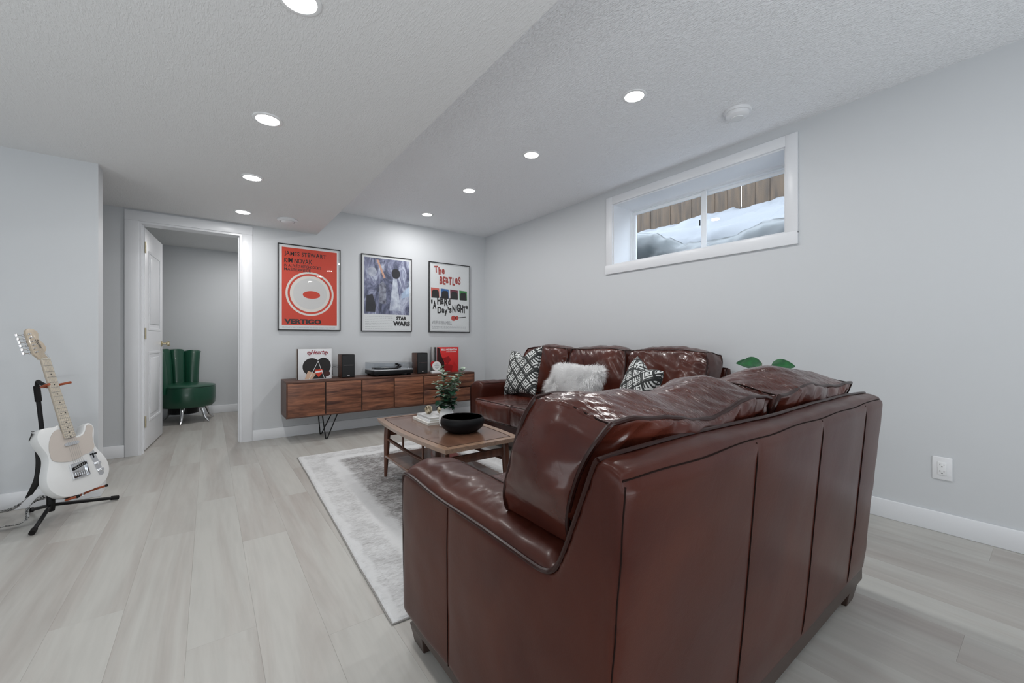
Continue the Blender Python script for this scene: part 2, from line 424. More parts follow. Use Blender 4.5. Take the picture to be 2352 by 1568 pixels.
# door casing, jamb and door leaf
d1 = thing('door_1', None, None, (0,0,0)); d1['kind'] = 'structure'
cw = .09
bx('casing', TRIM, d1, dx0-cw, dx0, YB-.016, YB, 0, dz1, bevel=.002)
bx('casing', TRIM, d1, dx1, dx1+cw, YB-.016, YB, 0, dz1, bevel=.002)
bx('casing', TRIM, d1, dx0-cw, dx1+cw, YB-.017, YB, dz1, dz1+.085, bevel=.002)
bx('jamb', TRIM, d1, dx0, dx0+.018, YB-.006, YB+WT+.006, 0, dz1)
bx('jamb', TRIM, d1, dx1-.018, dx1, YB-.006, YB+WT+.006, 0, dz1)
bx('jamb', TRIM, d1, dx0+.018, dx1-.018, YB-.006, YB+WT+.006, dz1-.018, dz1)
bx('door_stop', TRIM, d1, dx0+.018, dx0+.03, YB+.04, YB+.075, 0, dz1-.018)
bx('door_stop', TRIM, d1, dx1-.03, dx1-.018, YB+.04, YB+.075, 0, dz1-.018)
d2 = thing('door_2', None, None, (dx0+.03, YB+WT+.012, 0), -math.radians(5.0)); d2['kind'] = 'structure'
# leaf local: x = thickness (-.035..0), y = width
LW = .765
bx('door_leaf', DOORP, d2, -.033, 0, 0, LW, .012, 2.025, bevel=.002)
for (z0, z1) in ((.25, .90), (1.10, 1.84)):
    y0, y1 = .13, LW-.13
    fr = MB()
    for (a0, a1, c0, c1) in ((y0, y1, z0, z0+.022), (y0, y1, z1-.022, z1), (y0, y0+.022, z0+.022, z1-.022), (y1-.022, y1, z0+.022, z1-.022)):
        fr.box(0, .005, a0, a1, c0, c1)
    fr.build('panel_moulding', DOORP, d2, bevel=.002)
    bx('raised_panel', DOORP, d2, 0, .006, y0+.06, y1-.06, z0+.06, z1-.06, bevel=.005)
for z in (.22, 1.02, 1.80):
    h = MB(); h.box(.0005, .003, -.004, .034, z, z+.095)
    h.tube([(.004, -.006, z-.003), (.004, -.006, z+.098)], .006, 10)
    for dz in (.015, .045, .075): h.tube([(.002, .02, z+dz), (.0042, .02, z+dz)], .004, 8, 1)
    h.build('hinge', [BRS, mat('hinge_screw', (.25,.22,.15), .4, metal=1)] if z == .22 else [BRS, bpy.data.materials['hinge_screw']], d2, smooth=40)
hd = MB(); Mh = Matrix.Translation((0, LW-.065, .97)) @ Matrix.Rotation(PI/2, 4, 'Y')
hd.lathe([(.0, 0), (.03, 0), (.03, .006), (.012, .012), (.011, .04), (.022, .045), (.027, .055), (.024, .068), (.0, .072)], seg=24, M=Mh)
hd.build('door_handle', BRS, d2, smooth=50)
bx('latch_plate', BRS, d2, -.026, -.008, LW, LW+.002, .94, 1.0)

# window
w1 = thing('window_1', None, None, (0,0,0)); w1['kind'] = 'structure'
cs = .072
bx('casing', TRIM, w1, XR-.016, XR, wy0-cs, wy0, wz0-.012, wz1+cs, bevel=.0015)
bx('casing', TRIM, w1, XR-.016, XR, wy1, wy1+cs, wz0-.012, wz1+cs, bevel=.0015)
bx('casing', TRIM, w1, XR-.0165, XR, wy0, wy1, wz1, wz1+cs, bevel=.0015)
bx('window_sill', TRIM, w1, XR-.017, XR, wy0-cs, wy1+cs+.012, wz0-.085, wz0-.0, bevel=.002)
jw = .01
xf = XR+.25
bx('reveal', TRIM, w1, XR, xf, wy0, wy0+jw, wz0, wz1); bx('reveal', TRIM, w1, XR, xf, wy1-jw, wy1, wz0, wz1)
bx('reveal', TRIM, w1, XR, xf, wy0+jw, wy1-jw, wz1-jw, wz1); bx('reveal', TRIM, w1, XR, xf, wy0+jw, wy1-jw, wz0, wz0+jw)
VIN = mat('white_vinyl', (.80, .82, .84), .3)
def frame(name, x0, x1, y0, y1, z0, z1, t, parent=w1):
    f = MB(); f.box(x0, x1, y0, y1, z0, z0+t).box(x0, x1, y0, y1, z1-t, z1).box(x0, x1, y0, y0+t, z0+t, z1-t).box(x0, x1, y1-t, y1, z0+t, z1-t)
    return f.build(name, VIN, parent, bevel=.002)
frame('window_frame', xf, xf+.07, wy0, wy1, wz0, wz1, .028)
frame('window_frame', xf+.008, xf+.05, wy0+.028, wy1-.028, wz0+.028, wz1-.028, .010)
ym = 1.81
sL = frame('sash', xf+.012, xf+.035, ym-.012, wy1-.038, wz0+.038, wz1-.038, .026)
sR = frame('sash', xf+.036, xf+.058, wy0+.038, ym+.022, wz0+.038, wz1-.038, .026)
bx('mullion', VIN, w1, xf+.002, xf+.012, ym-.03, ym+.016, wz0+.03, wz1-.03, bevel=.002)
bx('pane', WGLASS, sL, xf+.020, xf+.024, ym+.012, wy1-.062, wz0+.06, wz1-.06)
bx('pane', WGLASS, sR, xf+.045, xf+.049, wy0+.062, ym-.002, wz0+.06, wz1-.06)
bx('latch', BLK, w1, xf-.002, xf+.008, ym+.024, ym+.032, 1.98, 2.03, bevel=.002)

# ceiling lights
def downlight(x, y, z, label, watts=CAN_W):
    t = thing('recessed_light', label, 'ceiling light', (x, y, z), group='recessed ceiling lights')
    r = MB(); r.lathe([(.052, -.001), (.054, -.006), (.062, -.007), (.068, -.0045), (.069, 0)], seg=40)
    r.build('trim_ring', WHT, t, smooth=50)
    l = MB(); l.lathe([(0, -.004), (.053, -.004), (.053, -.001), (0, -.001)], seg=36); l.build('lens', LENS, t)
    ld = bpy.data.lights.new('lamp', 'AREA'); ld.shape = 'DISK'; ld.size = .10; ld.energy = watts; ld.color = (1, .985, .97)
    lo = bpy.data.objects.new('lamp', ld); C.objects.link(lo); lo.parent = t; lo.location = (0, 0, -.012)
up = [(4.32, 'recessed light in upper ceiling farthest away, near the poster wall'), (3.385, 'second recessed light in upper ceiling counted from the poster wall'),
      (2.443, 'third recessed light in upper ceiling, out from the window'), (1.494, 'nearest recessed light in upper ceiling, beside the round detector')]
for y, l in up: downlight(2.0, y, ZC, l, 6.8)
lo_ = [(4.353, 'recessed light in lower soffit nearest the doorway and vent'), (3.387, 'second recessed light in lower soffit counted from the doorway'),
       (2.444, 'third recessed light in lower soffit, largest one fully in view'), (1.52, 'recessed light in lower soffit cut by the top of the frame')]
for y, l in lo_: downlight(.243, y, ZS, l, 4.4)
for (x, y, z) in ((2.0, .55, ZC), (2.0, -.4, ZC), (2.0, -1.4, ZC), (.243, .57, ZS), (.243, -.4, ZS), (.243, -1.4, ZS), (-1.3, 2.4, ZS), (-1.3, .6, ZS), (-1.3, -1.2, ZS)):
    downlight(x, y, z, 'recessed ceiling light behind the viewpoint, outside the photo', 1.8)
downlight(.45, 6.0, 2.24, 'recessed light in the room beyond the doorway', 13)
# smoke detector and vent
t = thing('smoke_detector', 'round white smoke detector on the textured ceiling above the window', 'smoke detector', (2.65, 1.21, ZC))
MB().lathe([(0, 0), (.078, 0), (.078, -.010), (.075, -.016), (0, -.016)][::-1], seg=48).build('base_plate', PLAS, t, smooth=40)
MB().lathe([(0, -.016), (.066, -.016), (.064, -.034), (.055, -.041), (.036, -.043), (0, -.043)][::-1], seg=48).build('cover', PLAS, t, smooth=40)
MB().lathe([(0, -.043), (.034, -.043), (.033, -.047), (0, -.048)][::-1], seg=36).build('test_button', WHT, t, smooth=40)
t = thing('ceiling_vent', 'small round white air vent on the lower soffit by the doorway', 'vent', (.597, 4.376, ZS))
MB().lathe([(0, 0), (.085, 0), (.088, -.008), (.072, -.022), (.066, -.020), (.066, -.012), (0, -.012)][::-1], seg=40).build('outer_ring', PLAS, t, smooth=40)
MB().lathe([(0, -.014), (.055, -.016), (.058, -.020), (.048, -.028), (0, -.031)][::-1], seg=40).build('centre_disc', PLAS, t, smooth=40)
# outlet
t = thing('wall_outlet', 'white double power outlet plate low on the right wall', 'power outlet', (XR, .377, .336))
bx('cover_plate', PLAS, t, -.006, 0, -.0375, .0375, -.060, .060, bevel=.003)
bx('receptacle', WHT, t, -.009, -.006, -.017, .017, -.034, .034, bevel=.0012)
SLOT = mat('outlet_slot', (.03,.03,.03), .6)
for zz in (-.017, .017):
    s = MB(); s.box(-.0095, -.009, -.0085, -.0065, zz-.001, zz+.007).box(-.0095, -.009, .0065, .0085, zz, zz+.0065).tube([(-.0095, 0, zz-.007), (-.009, 0, zz-.007)], .0028, 10)
    s.build('slot', SLOT, t)

# ================================================================== OUTSIDE THE WINDOW
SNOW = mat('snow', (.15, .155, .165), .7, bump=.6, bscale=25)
SNOW_SHADE = mat('snow_painted_shade', (.001, .004, .005), .35, col2=(.005, .014, .016), vscale=5, bump=.6, bscale=14)  # shade on the snow by the glass, painted as a near-black teal
def crest(y):      # crest of the snow heap right outside the glass
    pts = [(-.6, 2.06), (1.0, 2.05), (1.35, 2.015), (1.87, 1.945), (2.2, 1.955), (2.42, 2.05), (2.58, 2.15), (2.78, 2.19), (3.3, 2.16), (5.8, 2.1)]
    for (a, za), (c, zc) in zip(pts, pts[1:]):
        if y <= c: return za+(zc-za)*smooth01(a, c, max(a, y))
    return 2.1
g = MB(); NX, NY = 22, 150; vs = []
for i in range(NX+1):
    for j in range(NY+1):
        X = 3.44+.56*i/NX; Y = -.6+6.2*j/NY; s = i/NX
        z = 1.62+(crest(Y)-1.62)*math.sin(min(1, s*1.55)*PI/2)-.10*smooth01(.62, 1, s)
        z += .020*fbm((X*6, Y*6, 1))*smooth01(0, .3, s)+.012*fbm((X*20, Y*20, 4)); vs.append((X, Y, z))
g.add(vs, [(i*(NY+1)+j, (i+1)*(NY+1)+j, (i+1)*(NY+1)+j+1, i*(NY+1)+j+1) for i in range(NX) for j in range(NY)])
o = g.build('shaded_snow_heap', SNOW_SHADE, None, smooth=True); tag(o, 'snow with painted dark shade heaped against the outside of the window glass', 'ice', kind='stuff')
def bank(y):
    return 2.645+.03*math.sin(y*2.3)-.07*smooth01(2.4, 3.0, y)+.01*smooth01(2.0, 1.2, y)
g = MB(); vs = []
for i in range(31):
    for j in range(161):
        X = 3.86+1.3*i/30; Y = -.8+6.6*j/160; s = i/30
        z = crest(Y)-.12+(bank(Y)-crest(Y)+.12)*(s**.75)
        z += .11*smooth01(.35, .0, abs(Y-2.05))*math.exp(-((X-4.05)/.15)**2)
        z += .05*fbm((X*4, Y*4, 9))+.018*fbm((X*14, Y*14, 2)); vs.append((X, Y, z))
g.add(vs, [(i*161+j, (i+1)*161+j, (i+1)*161+j+1, i*161+j+1) for i in range(30) for j in range(160)])
o = g.build('snow_bank', SNOW, None, smooth=True); tag(o, 'white snow bank drifted in front of the wooden fence outside the window', 'snow', kind='stuff')
FEN = mat('weathered_fence_wood', (.068, .043, .024), .8, col2=(.036, .024, .015), vscale=6, stretch=(4,4,.5), bump=.4, bscale=60, bstretch=(1,1,.1))
t = thing('wooden_fence', 'brown board fence behind the snow bank outside the window', 'fence', (5.05, 0, 1.9))
y = -.5; k = 0
while y < 5.4:
    w = .150; gap = .012 if k in (17, 14) else .003
    bx('board', FEN, t, 0+.004*(k % 2), .022+.004*(k % 2), y, y+w, -.2, 1.45+.01*((k*7) % 3), bevel=.002)
    y += w+gap; k += 1
for z in (.1, 1.2): bx('rail', FEN, t, .028, .07, -.5, 5.4, z, z+.09)
struct(bx('ground', SNOW, None, 3.42, 9, -3, 8, 1.2, 1.5))

# ================================================================== SOFAS
def remesh(b, vox, smooth_it, name):
    me = bpy.data.meshes.new(name); me.from_pydata(b.v, [], b.f)
    bm = bmesh.new(); bm.from_mesh(me); bmesh.ops.recalc_face_normals(bm, faces=bm.faces); bm.to_mesh(me); bm.free()
    ob = bpy.data.objects.new(name, me); C.objects.link(ob)
    md = ob.modifiers.new('r', 'REMESH'); md.mode = 'VOXEL'; md.voxel_size = vox
    s = ob.modifiers.new('s', 'SMOOTH'); s.factor = .5; s.iterations = smooth_it
    bpy.context.view_layer.update()
    out = bpy.data.meshes.new_from_object(ob.evaluated_get(bpy.context.evaluated_depsgraph_get()))
    bpy.data.objects.remove(ob)
    out.materials.clear()
    for p in out.polygons: p.use_smooth = True
    return out
def back_y(z): return .060*(1-(z-.10)/.675)
def make_sofa(W, nc, label, M, top, seams, vox, seat_front=1.045, seed=0, Dp=.975):
    t = thing('leather_sofa' if nc > 2 else 'leather_loveseat', label, 'sofa', M=M)
    A = .20
    prof_back = [(.062, .10), (.001, .780), (.004, .798), (.055, .812), (.068, .807), (.175, .545), (.25, .34), (.25, .10)]
    prof_arm = [(.062, .10), (.001, .780), (.004, .798), (.055, .812), (.068, .807), (.150, .600), (.178, .562), (.22, .556), (.94, .566), (.965, .555), (.975, .52), (.965, .10)]
    prof_arm = [(y if y < .3 else y*Dp/.975, z) for y, z in prof_arm]
    b = MB(); b.prism(prof_back, .005, W-.005, 'x'); b.box(.1, W-.1, .2, .90, .12, .27)
    b.prism(prof_arm, 0, A, 'x'); b.prism(prof_arm, W-A, W, 'x')
    me = remesh(b, vox, 7, 'body')
    me.update()
    nrm = [v.normal.copy() for v in me.vertices]
    for v, n in zip(me.vertices, nrm):
        x, y, z = v.co
        if n.y < -.6 and z > .11:      # padded rear panels between vertical seams
            for a, c in zip(seams, seams[1:]):
                if a <= x <= c:
                    u = (x-a)/(c-a); k = math.sin(PI*u)**.45*smooth01(.786, .764, z)*smooth01(.09, .2, z)
                    v.co.y -= .0055*k
            v.co.y -= .003*fbm((x*2.2, z*2.2, seed))
            v.co.y += .006*math.exp(-((z-.786)/.006)**2)
        ax = x if x < W/2 else W-x
        if ax < .03 and abs(n.x) > .7:  # outer side panels with a vertical seam
            u1 = (y-.06)/(.63*Dp/.975-.06); u2 = (y-.63*Dp/.975)/(.34*Dp/.975)
            k = math.sin(PI*max(0, min(1, u1)))**.5 if y < .63*Dp/.975 else math.sin(PI*max(0, min(1, u2)))**.5
            v.co.x += (.006*k+.004*fbm((y*3, z*3, seed+5)))*(1 if n.x > 0 else -1)
        if ax < A+.02 and z > .53 and y > .16 and n.z > .2:
            s = max(0, 1-((ax-.1)/.1)**2)
            v.co.z += (.040*s**.6+.006*s*fbm((x*12, y*22, seed+2)))*smooth01(.16, .22, y)
        if n.z > .5 and z > .77: v.co.z += .006*fbm((x*3.1, y*2, seed+8))+.004*math.sin(x*7)
    body = link('body', me, t); me.materials.append(LEA); me.update()
    bv = BVHTree.FromPolygons([v.co for v in me.vertices], [p.vertices for p in me.polygons])
    def snap(p, off=.0):
        q, n, i, d = bv.find_nearest(Vector(p)); return q+n*off
    def soften(P, k=3):
        for _ in range(k): P = [P[0]]+[(P[i-1]+P[i]*2+P[i+1])/4 for i in range(1, len(P)-1)]+[P[-1]]
        return P
    def seam(pts, r=.0017, name='seam', m=SEAM, off=.0004, par=body):
        MB().tube(soften([snap(p, off) for p in pts]), r, 6).build(name, m, par, smooth=True)
    def rseam(pts, r=.0017):
        P = []
        for p in pts:
            q = bv.ray_cast(Vector((p[0], -.4, p[2])), Vector((0, 1, 0)))[0]
            if q: P.append(q-Vector((0, .0008, 0)))
        MB().tube(soften(P, 1), r, 6).build('seam', SEAM, body, smooth=True)
    for s in seams[1:-1]:
        rseam([(s+.006*math.sin(z*5), 0, z) for z in [.105+.675*i/30 for i in range(31)]])
    rseam([(.004+(W-.008)*i/60, 0, .786+.002*math.sin(i*.5)) for i in range(61)])
    for xs, sg in ((0, -1), (W, 1)): seam([(xs+sg*.04, back_y(z)-.04, z) for z in [.105+.675*i/30 for i in range(31)]], .0013)
    for xs, sg in ((0, -1), (W, 1)):
        seam([(xs+sg*.02, .63*Dp/.975, z) for z in [.105+.445*i/20 for i in range(21)]])
        path = [(a*Dp/.975 if a > .3 else a, c) for a, c in [(.965, .12), (.972, .3), (.975, .50), (.965, .548), (.94, .562), (.8, .560), (.5, .557), (.25, .553), (.20, .556), (.176, .568), (.150, .60), (.11, .69), (.075, .790), (.062, .809)]]
        pp = catmull([(xs-sg*.004, a, c) for a, c in path], 5, False)
        MB().tube(soften([snap(p, .004) for p in pp], 4), .0055, 8).build('piping', PIPE, body, smooth=True)
    tp = [(x_, .064, .812) for x_ in [W*i/60 for i in range(61)]]
    MB().tube(soften([snap(p, .004) for p in tp], 6), .0055, 8).build('piping', PIPE, body, smooth=True)
    for x0, x1 in ((A-.005, A-.005), (W-A+.005, W-A+.005)):
        pp = [(x0, y, .60) for y in [.25+.68*i/20 for i in range(21)]]
        seam(pp, .003, 'piping', PIPE, .001)
    # base rail and feet
    r = MB(); r.box(.012, W-.012, .064, Dp-.045, .060, .118); r.build('base_rail', DKW, t, bevel=.006)
    for fx, fy in ((.06, .066), (W-.17, .066), (.014, Dp-.125), (W-.114, Dp-.125)):
        f = MB(); lo = .012; a, c = fx, fy
        f.add([(a+lo,c+lo,0),(a+.1-lo,c+lo,0),(a+.1-lo,c+.1-lo,0),(a+lo,c+.1-lo,0),(a,c,.062),(a+.1,c,.062),(a+.1,c+.1,.062),(a,c+.1,.062)],
              [(0,3,2,1),(4,5,6,7),(0,1,5,4),(1,2,6,5),(2,3,7,6),(3,0,4,7)])
        f.build('foot', DKW, t, bevel=.004)
    # seat cushions
    sw = (W-2*A)/nc
    for i in range(nc):
        cx = A+sw*(i+.5)
        L = seat_front-.20
        def warp(q, p, cx=cx, i=i):
            z = .365+q.z-.012*(1-p[0]**2)*(1-p[1]**2)*(1 if p[2] > 0 else 0)
            return Vector((cx+q.x, .20+L/2+q.y, z))
        def wr(p, q, i=i):
            k = fbm((q.x*9+i*7, q.y*6, q.z*9+seed), 3)*.005
            if abs(p[2]) < .99: k += .003*math.sin(q.x*70+4*fbm((q.x*5, q.y*5, q.z*5)))*(1-abs(p[2]))
            return k
        o, mp = soft_box('seat_cushion', (sw+.012, L, .19), (30, 34, 10), .035, (.012, .03, .022), warp, LEAC, t, .05, wr)
        for v_ in (-1, 1):
            MB().tube([q for q in ring_path(mp, 2, v_)], .0055, 7, closed=True).build('piping', PIPE, o, smooth=True)
    # back cushions, leaning on the frame and lapping over the arms
    x0, x1 = (.018, W-.028) if nc == 2 else (.018, W-.005); bw = (x1-x0)/nc; H = top-.455
    for i in range(nc):
        cx = x0+bw*(i+.5)
        def warp(q, p, cx=cx, i=i):
            X = cx+q.x; hz = (q.z+H/2)/H           # 0 bottom .. 1 top
            lo = .585 if (X < A+.0 or X > W-A) else .585-.12*(smooth01(A, A+.06, X) if X < W/2 else smooth01(W-A, W-A-.06, X))
            tz = top+(.016*fbm((X*4.2+seed, i*3.3, 2)) if nc < 3 else .008*fbm((X*3, i, 2)))
            dip = 0
            if nc == 2 and i == 0: dip = .030*math.exp(-((X-.40)/.13)**2)
            z = lo+hz*(tz-dip-lo)
            z -= .028*smooth01(.3, -1, p[1])*hz**3      # rear seam a little lower than the front seam
            y = (.300 if nc == 2 else .278)+q.y-.118*hz
            if hz > .6: y -= .012*math.sin(X*5+i)*(hz-.6)
            return Vector((X, y, z))
        def wr(p, q, i=i):
            f = fbm((q.x*6+i*11+seed, q.y*6, q.z*6), 3)*.006
            if p[2] > .99:      # stretched diagonal folds on the top strip
                f += .010*(.35-abs(fbm((q.x*15+q.y*19, (q.x-q.y)*3.2, i+seed), 2)))*(1-.5*abs(p[1]))+.003*fbm((q.x*40+q.y*45, (q.x-q.y)*8, i), 2)
            elif abs(p[1]) > .99:
                e = abs(p[0])**3
                g = q.z*55+3*fbm((q.x*4, q.z*5, i+seed)) + (q.x*18 if p[0] > 0 else -q.x*18)
                f += .0065*e*math.sin(g)*fbm((q.x*3+5, q.z*4, i), 1)*2
                f += .014*(.3-abs(fbm((q.x*11-q.z*9, (q.x+q.z)*2.5, i+seed+3), 2)))*max(0, p[2]+.3)
            else: f += .003*math.sin(q.z*60+3*fbm((q.z*4, q.y*6, 1)))*fbm((q.z*5, q.y*4, 3), 1)*2
            return f
        o, mp = soft_box('back_cushion', (bw-.004, .215, H), ((96, 34, 44) if nc == 2 else (56, 14, 36)), .024, (.010, .030, .022), warp, LEAC, t, ((.19 if i == 0 else .16), (.30 if i == nc-1 else .16)), wr)
        for v_ in (-1, 1):
            MB().tube(ring_path(mp, 1, v_, 34), .0056, 8, closed=True).build('piping', PIPE, o, smooth=True)
        for s1, s3 in ((-1, 1), (1, 1)):
            pp = [mp((s1, -1+2*k/12, s3), True) for k in range(13)]
            MB().tube(pp, .0022, 6).build('seam', SEAM, o, smooth=True)
    return t
LX, LY = .53, .41
make_sofa(1.57, 2, 'brown leather loveseat in the foreground, its back turned to the camera', Matrix.Translation((LX, LY, 0)), .893,
          [0, .476, .90, 1.34, 1.57], .011, seed=3, Dp=.93, seat_front=1.0)
make_sofa(2.10, 3, 'brown three-seat leather sofa along the right wall, under the window', Matrix.Translation((3.075, 1.44, 0)) @ Matrix.Rotation(PI/2, 4, 'Z'), .94,
          [0, .5, 1.05, 1.6, 2.10], .016, seed=17)

# ================================================================== PILLOWS
def pillow_mat():
    m, nt, b = nmat('woven_diamond_cloth')
    uv = node(nt, 'ShaderNodeUVMap'); sp = node(nt, 'ShaderNodeSeparateXYZ'); nt.links.new(uv.outputs[0], sp.inputs[0])
    def ma(op, a, c=None, v=None):
        n_ = node(nt, 'ShaderNodeMath', operation=op)
        for k, q in enumerate((a, c)):
            if q is None: continue
            if isinstance(q, (int, float)): n_.inputs[k].default_value = q
            else: nt.links.new(q, n_.inputs[k])
        return n_.outputs[0]
    U, V = sp.outputs[0], sp.outputs[1]
    zz = ma('PINGPONG', ma('MULTIPLY', U, 3.0), .5)          # 0..0.5 zigzag, 3 repeats
    # interleaved diagonal bands
    d1_ = ma('ADD', ma('MULTIPLY', V, 3.0), zz); d2_ = ma('SUBTRACT', ma('MULTIPLY', V, 3.0), zz)
    s1 = ma('GREATER_THAN', ma('FRACT', ma('MULTIPLY', d1_, 5.0)), .48)
    s2 = ma('GREATER_THAN', ma('FRACT', ma('MULTIPLY', d2_, 5.0)), .48)
    pick = ma('GREATER_THAN', ma('FRACT', ma('MULTIPLY', d1_, 1.0)), .5)
    pk2 = ma('GREATER_THAN', ma('FRACT', d2_), .5)
    white = ma('ADD', ma('MULTIPLY', s1, pick), ma('MULTIPLY', s2, ma('SUBTRACT', 1.0, pick)))
    edge = ma('LESS_THAN', ma('ABSOLUTE', ma('SUBTRACT', ma('FRACT', d1_), .5)), .09)
    edge2 = ma('LESS_THAN', ma('ABSOLUTE', ma('SUBTRACT', ma('FRACT', d2_), .5)), .08)
    white = ma('MULTIPLY', white, ma('SUBTRACT', 1.0, edge)); white = ma('MULTIPLY', white, ma('SUBTRACT', 1.0, edge2))
    mx = node(nt, 'ShaderNodeMix', data_type='RGBA'); nt.links.new(white, mx.inputs[0])
    mx.inputs[6].default_value = (.028, .031, .031, 1); mx.inputs[7].default_value = (.66, .68, .67, 1)
    nt.links.new(mx.outputs[2], b.inputs['Base Color']); b.inputs['Roughness'].default_value = .85
    return m
PM = pillow_mat()
def pillow_mesh(w, h, th, chop=.0, n=36, seed=0):
    vs = []; fs = []; uvs = []
    def P(u, v, s):
        e = max(0, (1-u**4))**.5*max(0, (1-v**4))**.5
        x = u*w/2*(1-.10*(1-v*v)); z = v*h/2*(1-.10*(1-u*u))
        z -= chop*math.exp(-(u/.35)**2)*max(0, v)**1.5*h
        y = s*th/2*e*(1-.15*chop*max(0, v))
        y += .006*fbm((u*3+seed, v*3, s))*e
        return (x, y, z)
    for s in (-1, 1):
        o = len(vs)
        for i in range(n+1):
            for j in range(n+1):
                u = math.sin(PI/2*(2*i/n-1)); v = math.sin(PI/2*(2*j/n-1)); vs.append(P(u, v, s)); uvs.append(((u+1)/2, (v+1)/2))
        for i in range(n):
            for j in range(n): fs.append((o+i*(n+1)+j, o+(i+1)*(n+1)+j, o+(i+1)*(n+1)+j+1, o+i*(n+1)+j+1))
    me = bpy.data.meshes.new('cover'); me.from_pydata(vs, [], fs)
    ul = me.uv_layers.new(name='UVMap')
    for l in me.loops: ul.data[l.index].uv = uvs[l.vertex_index]
    bm = bmesh.new(); bm.from_mesh(me); bmesh.ops.remove_doubles(bm, verts=bm.verts, dist=1e-5); bmesh.ops.recalc_face_normals(bm, faces=bm.faces)
    for f in bm.faces: f.smooth = True
    bm.to_mesh(me); bm.free(); return me
def pillow_frame(base, wdir, tilt, roll=0):
    """base = bottom middle; wdir = horizontal width direction (unit); pillow leans back by tilt"""
    w = Vector(wdir).normalized(); nrm = w.cross(Vector((0,0,1)))    # front = -nrm
    up = (Vector((0,0,1))*math.cos(tilt)-nrm*math.sin(tilt)).normalized(); w2 = (w*math.cos(roll)+up*math.sin(roll)); up2 = (up*math.cos(roll)-w*math.sin(roll)); y = up2.cross(w2)
    M = Matrix((w2, y, up2)).transposed().to_4x4(); M.translation = Vector(base); return M
def pillow(label, base, wdir, tilt, roll, w, h, th, chop, seed, m=PM):
    M = pillow_frame(base, wdir, tilt, roll) @ Matrix.Translation((0, 0, h/2*.93))
    t = thing('throw_pillow', label, 'pillow', M=M)
    me = pillow_mesh(w, h, th, chop, seed=seed); me.materials.append(m); link('cover', me, t)
    n = 36; pts = []
    for a in range(4):
        for k in range(n):
            q = -1+2*k/n; u, v = [(q, -1), (1, q), (-q, 1), (-1, -q)][a]
            z = v*h/2*(1-.10*(1-u*u)); z -= chop*math.exp(-(u/.35)**2)*max(0, v)**1.5*h
            pts.append((u*w/2*(1-.10*(1-v*v)), 0, z))
    MB().tube(pts, .003, 6, closed=True).build('edge_seam', PM if m is PM else m, t, smooth=True)
    return t
pillow('black and white diamond patterned pillow at the left end of the far sofa, top dented', (2.40, 3.12, .490), (0, -1, 0), .30, .12, .47, .47, .15, .17, 1)
pillow('black and white striped patterned pillow leaning right of the white furry pillow', (2.46, 1.90, .49), (-.42, -.9, 0), .36, -.22, .42, .40, .15, .12, 5)
# furry pillow
FURB = mat('white_fur_base', (.88, .88, .88), .9); FUR = mat('white_fur', (.93, .93, .93), .7)
M = pillow_frame((2.40, 2.46, .50), (0, -1, 0), .50, 0) @ Matrix.Translation((0, 0, .16))
t = thing('furry_pillow', 'white long-haired furry pillow in the middle of the far sofa', 'pillow', M=M)
me = pillow_mesh(.50, .28, .17, .0, seed=9); me.materials.append(FURB); link('cover', me, t)
rnd = random.Random(4); b = MB(); polys = me.polygons
me.update(); cand = [p for p in polys]; ws = [p.area for p in cand]
for p in rnd.choices(cand, ws, k=22000):
    vs = [me.vertices[i].co for i in p.vertices]; a, c = rnd.random(), rnd.random()
    o = vs[0].lerp(vs[1], a).lerp(vs[-1].lerp(vs[2 if len(vs) > 3 else 1], a), c)
    n = p.normal.copy(); cl = Vector((fbm((o.x*9, o.z*9, 1), 2), fbm((o.x*9, o.z*9, 5), 2)*.6, fbm((o.x*9, o.z*9, 8), 2)))
    dr = (n*.8+cl*1.2+Vector((rnd.gauss(0, .25), rnd.gauss(0, .25), rnd.gauss(0, .25)))+Vector((0, 0, .1))).normalized()
    L = rnd.uniform(.035, .075); sd = dr.orthogonal().normalized()*.0011; sag = Vector((0, 0, -1))*L*.3+cl*L*.4
    p1 = o+dr*L*.55; p2 = o+dr*L+sag
    b.add([o-sd, o+sd, p1+sd*.8, p1-sd*.8, p2], [(0,1,2,3), (3,2,4)])
o = MB(); o.v, o.f, o.m = b.v, b.f, b.m
f = bpy.data.meshes.new('fur'); f.from_pydata(o.v, [], o.f); f.materials.append(FUR); f = link('fur', f, t); f['kind'] = 'stuff'

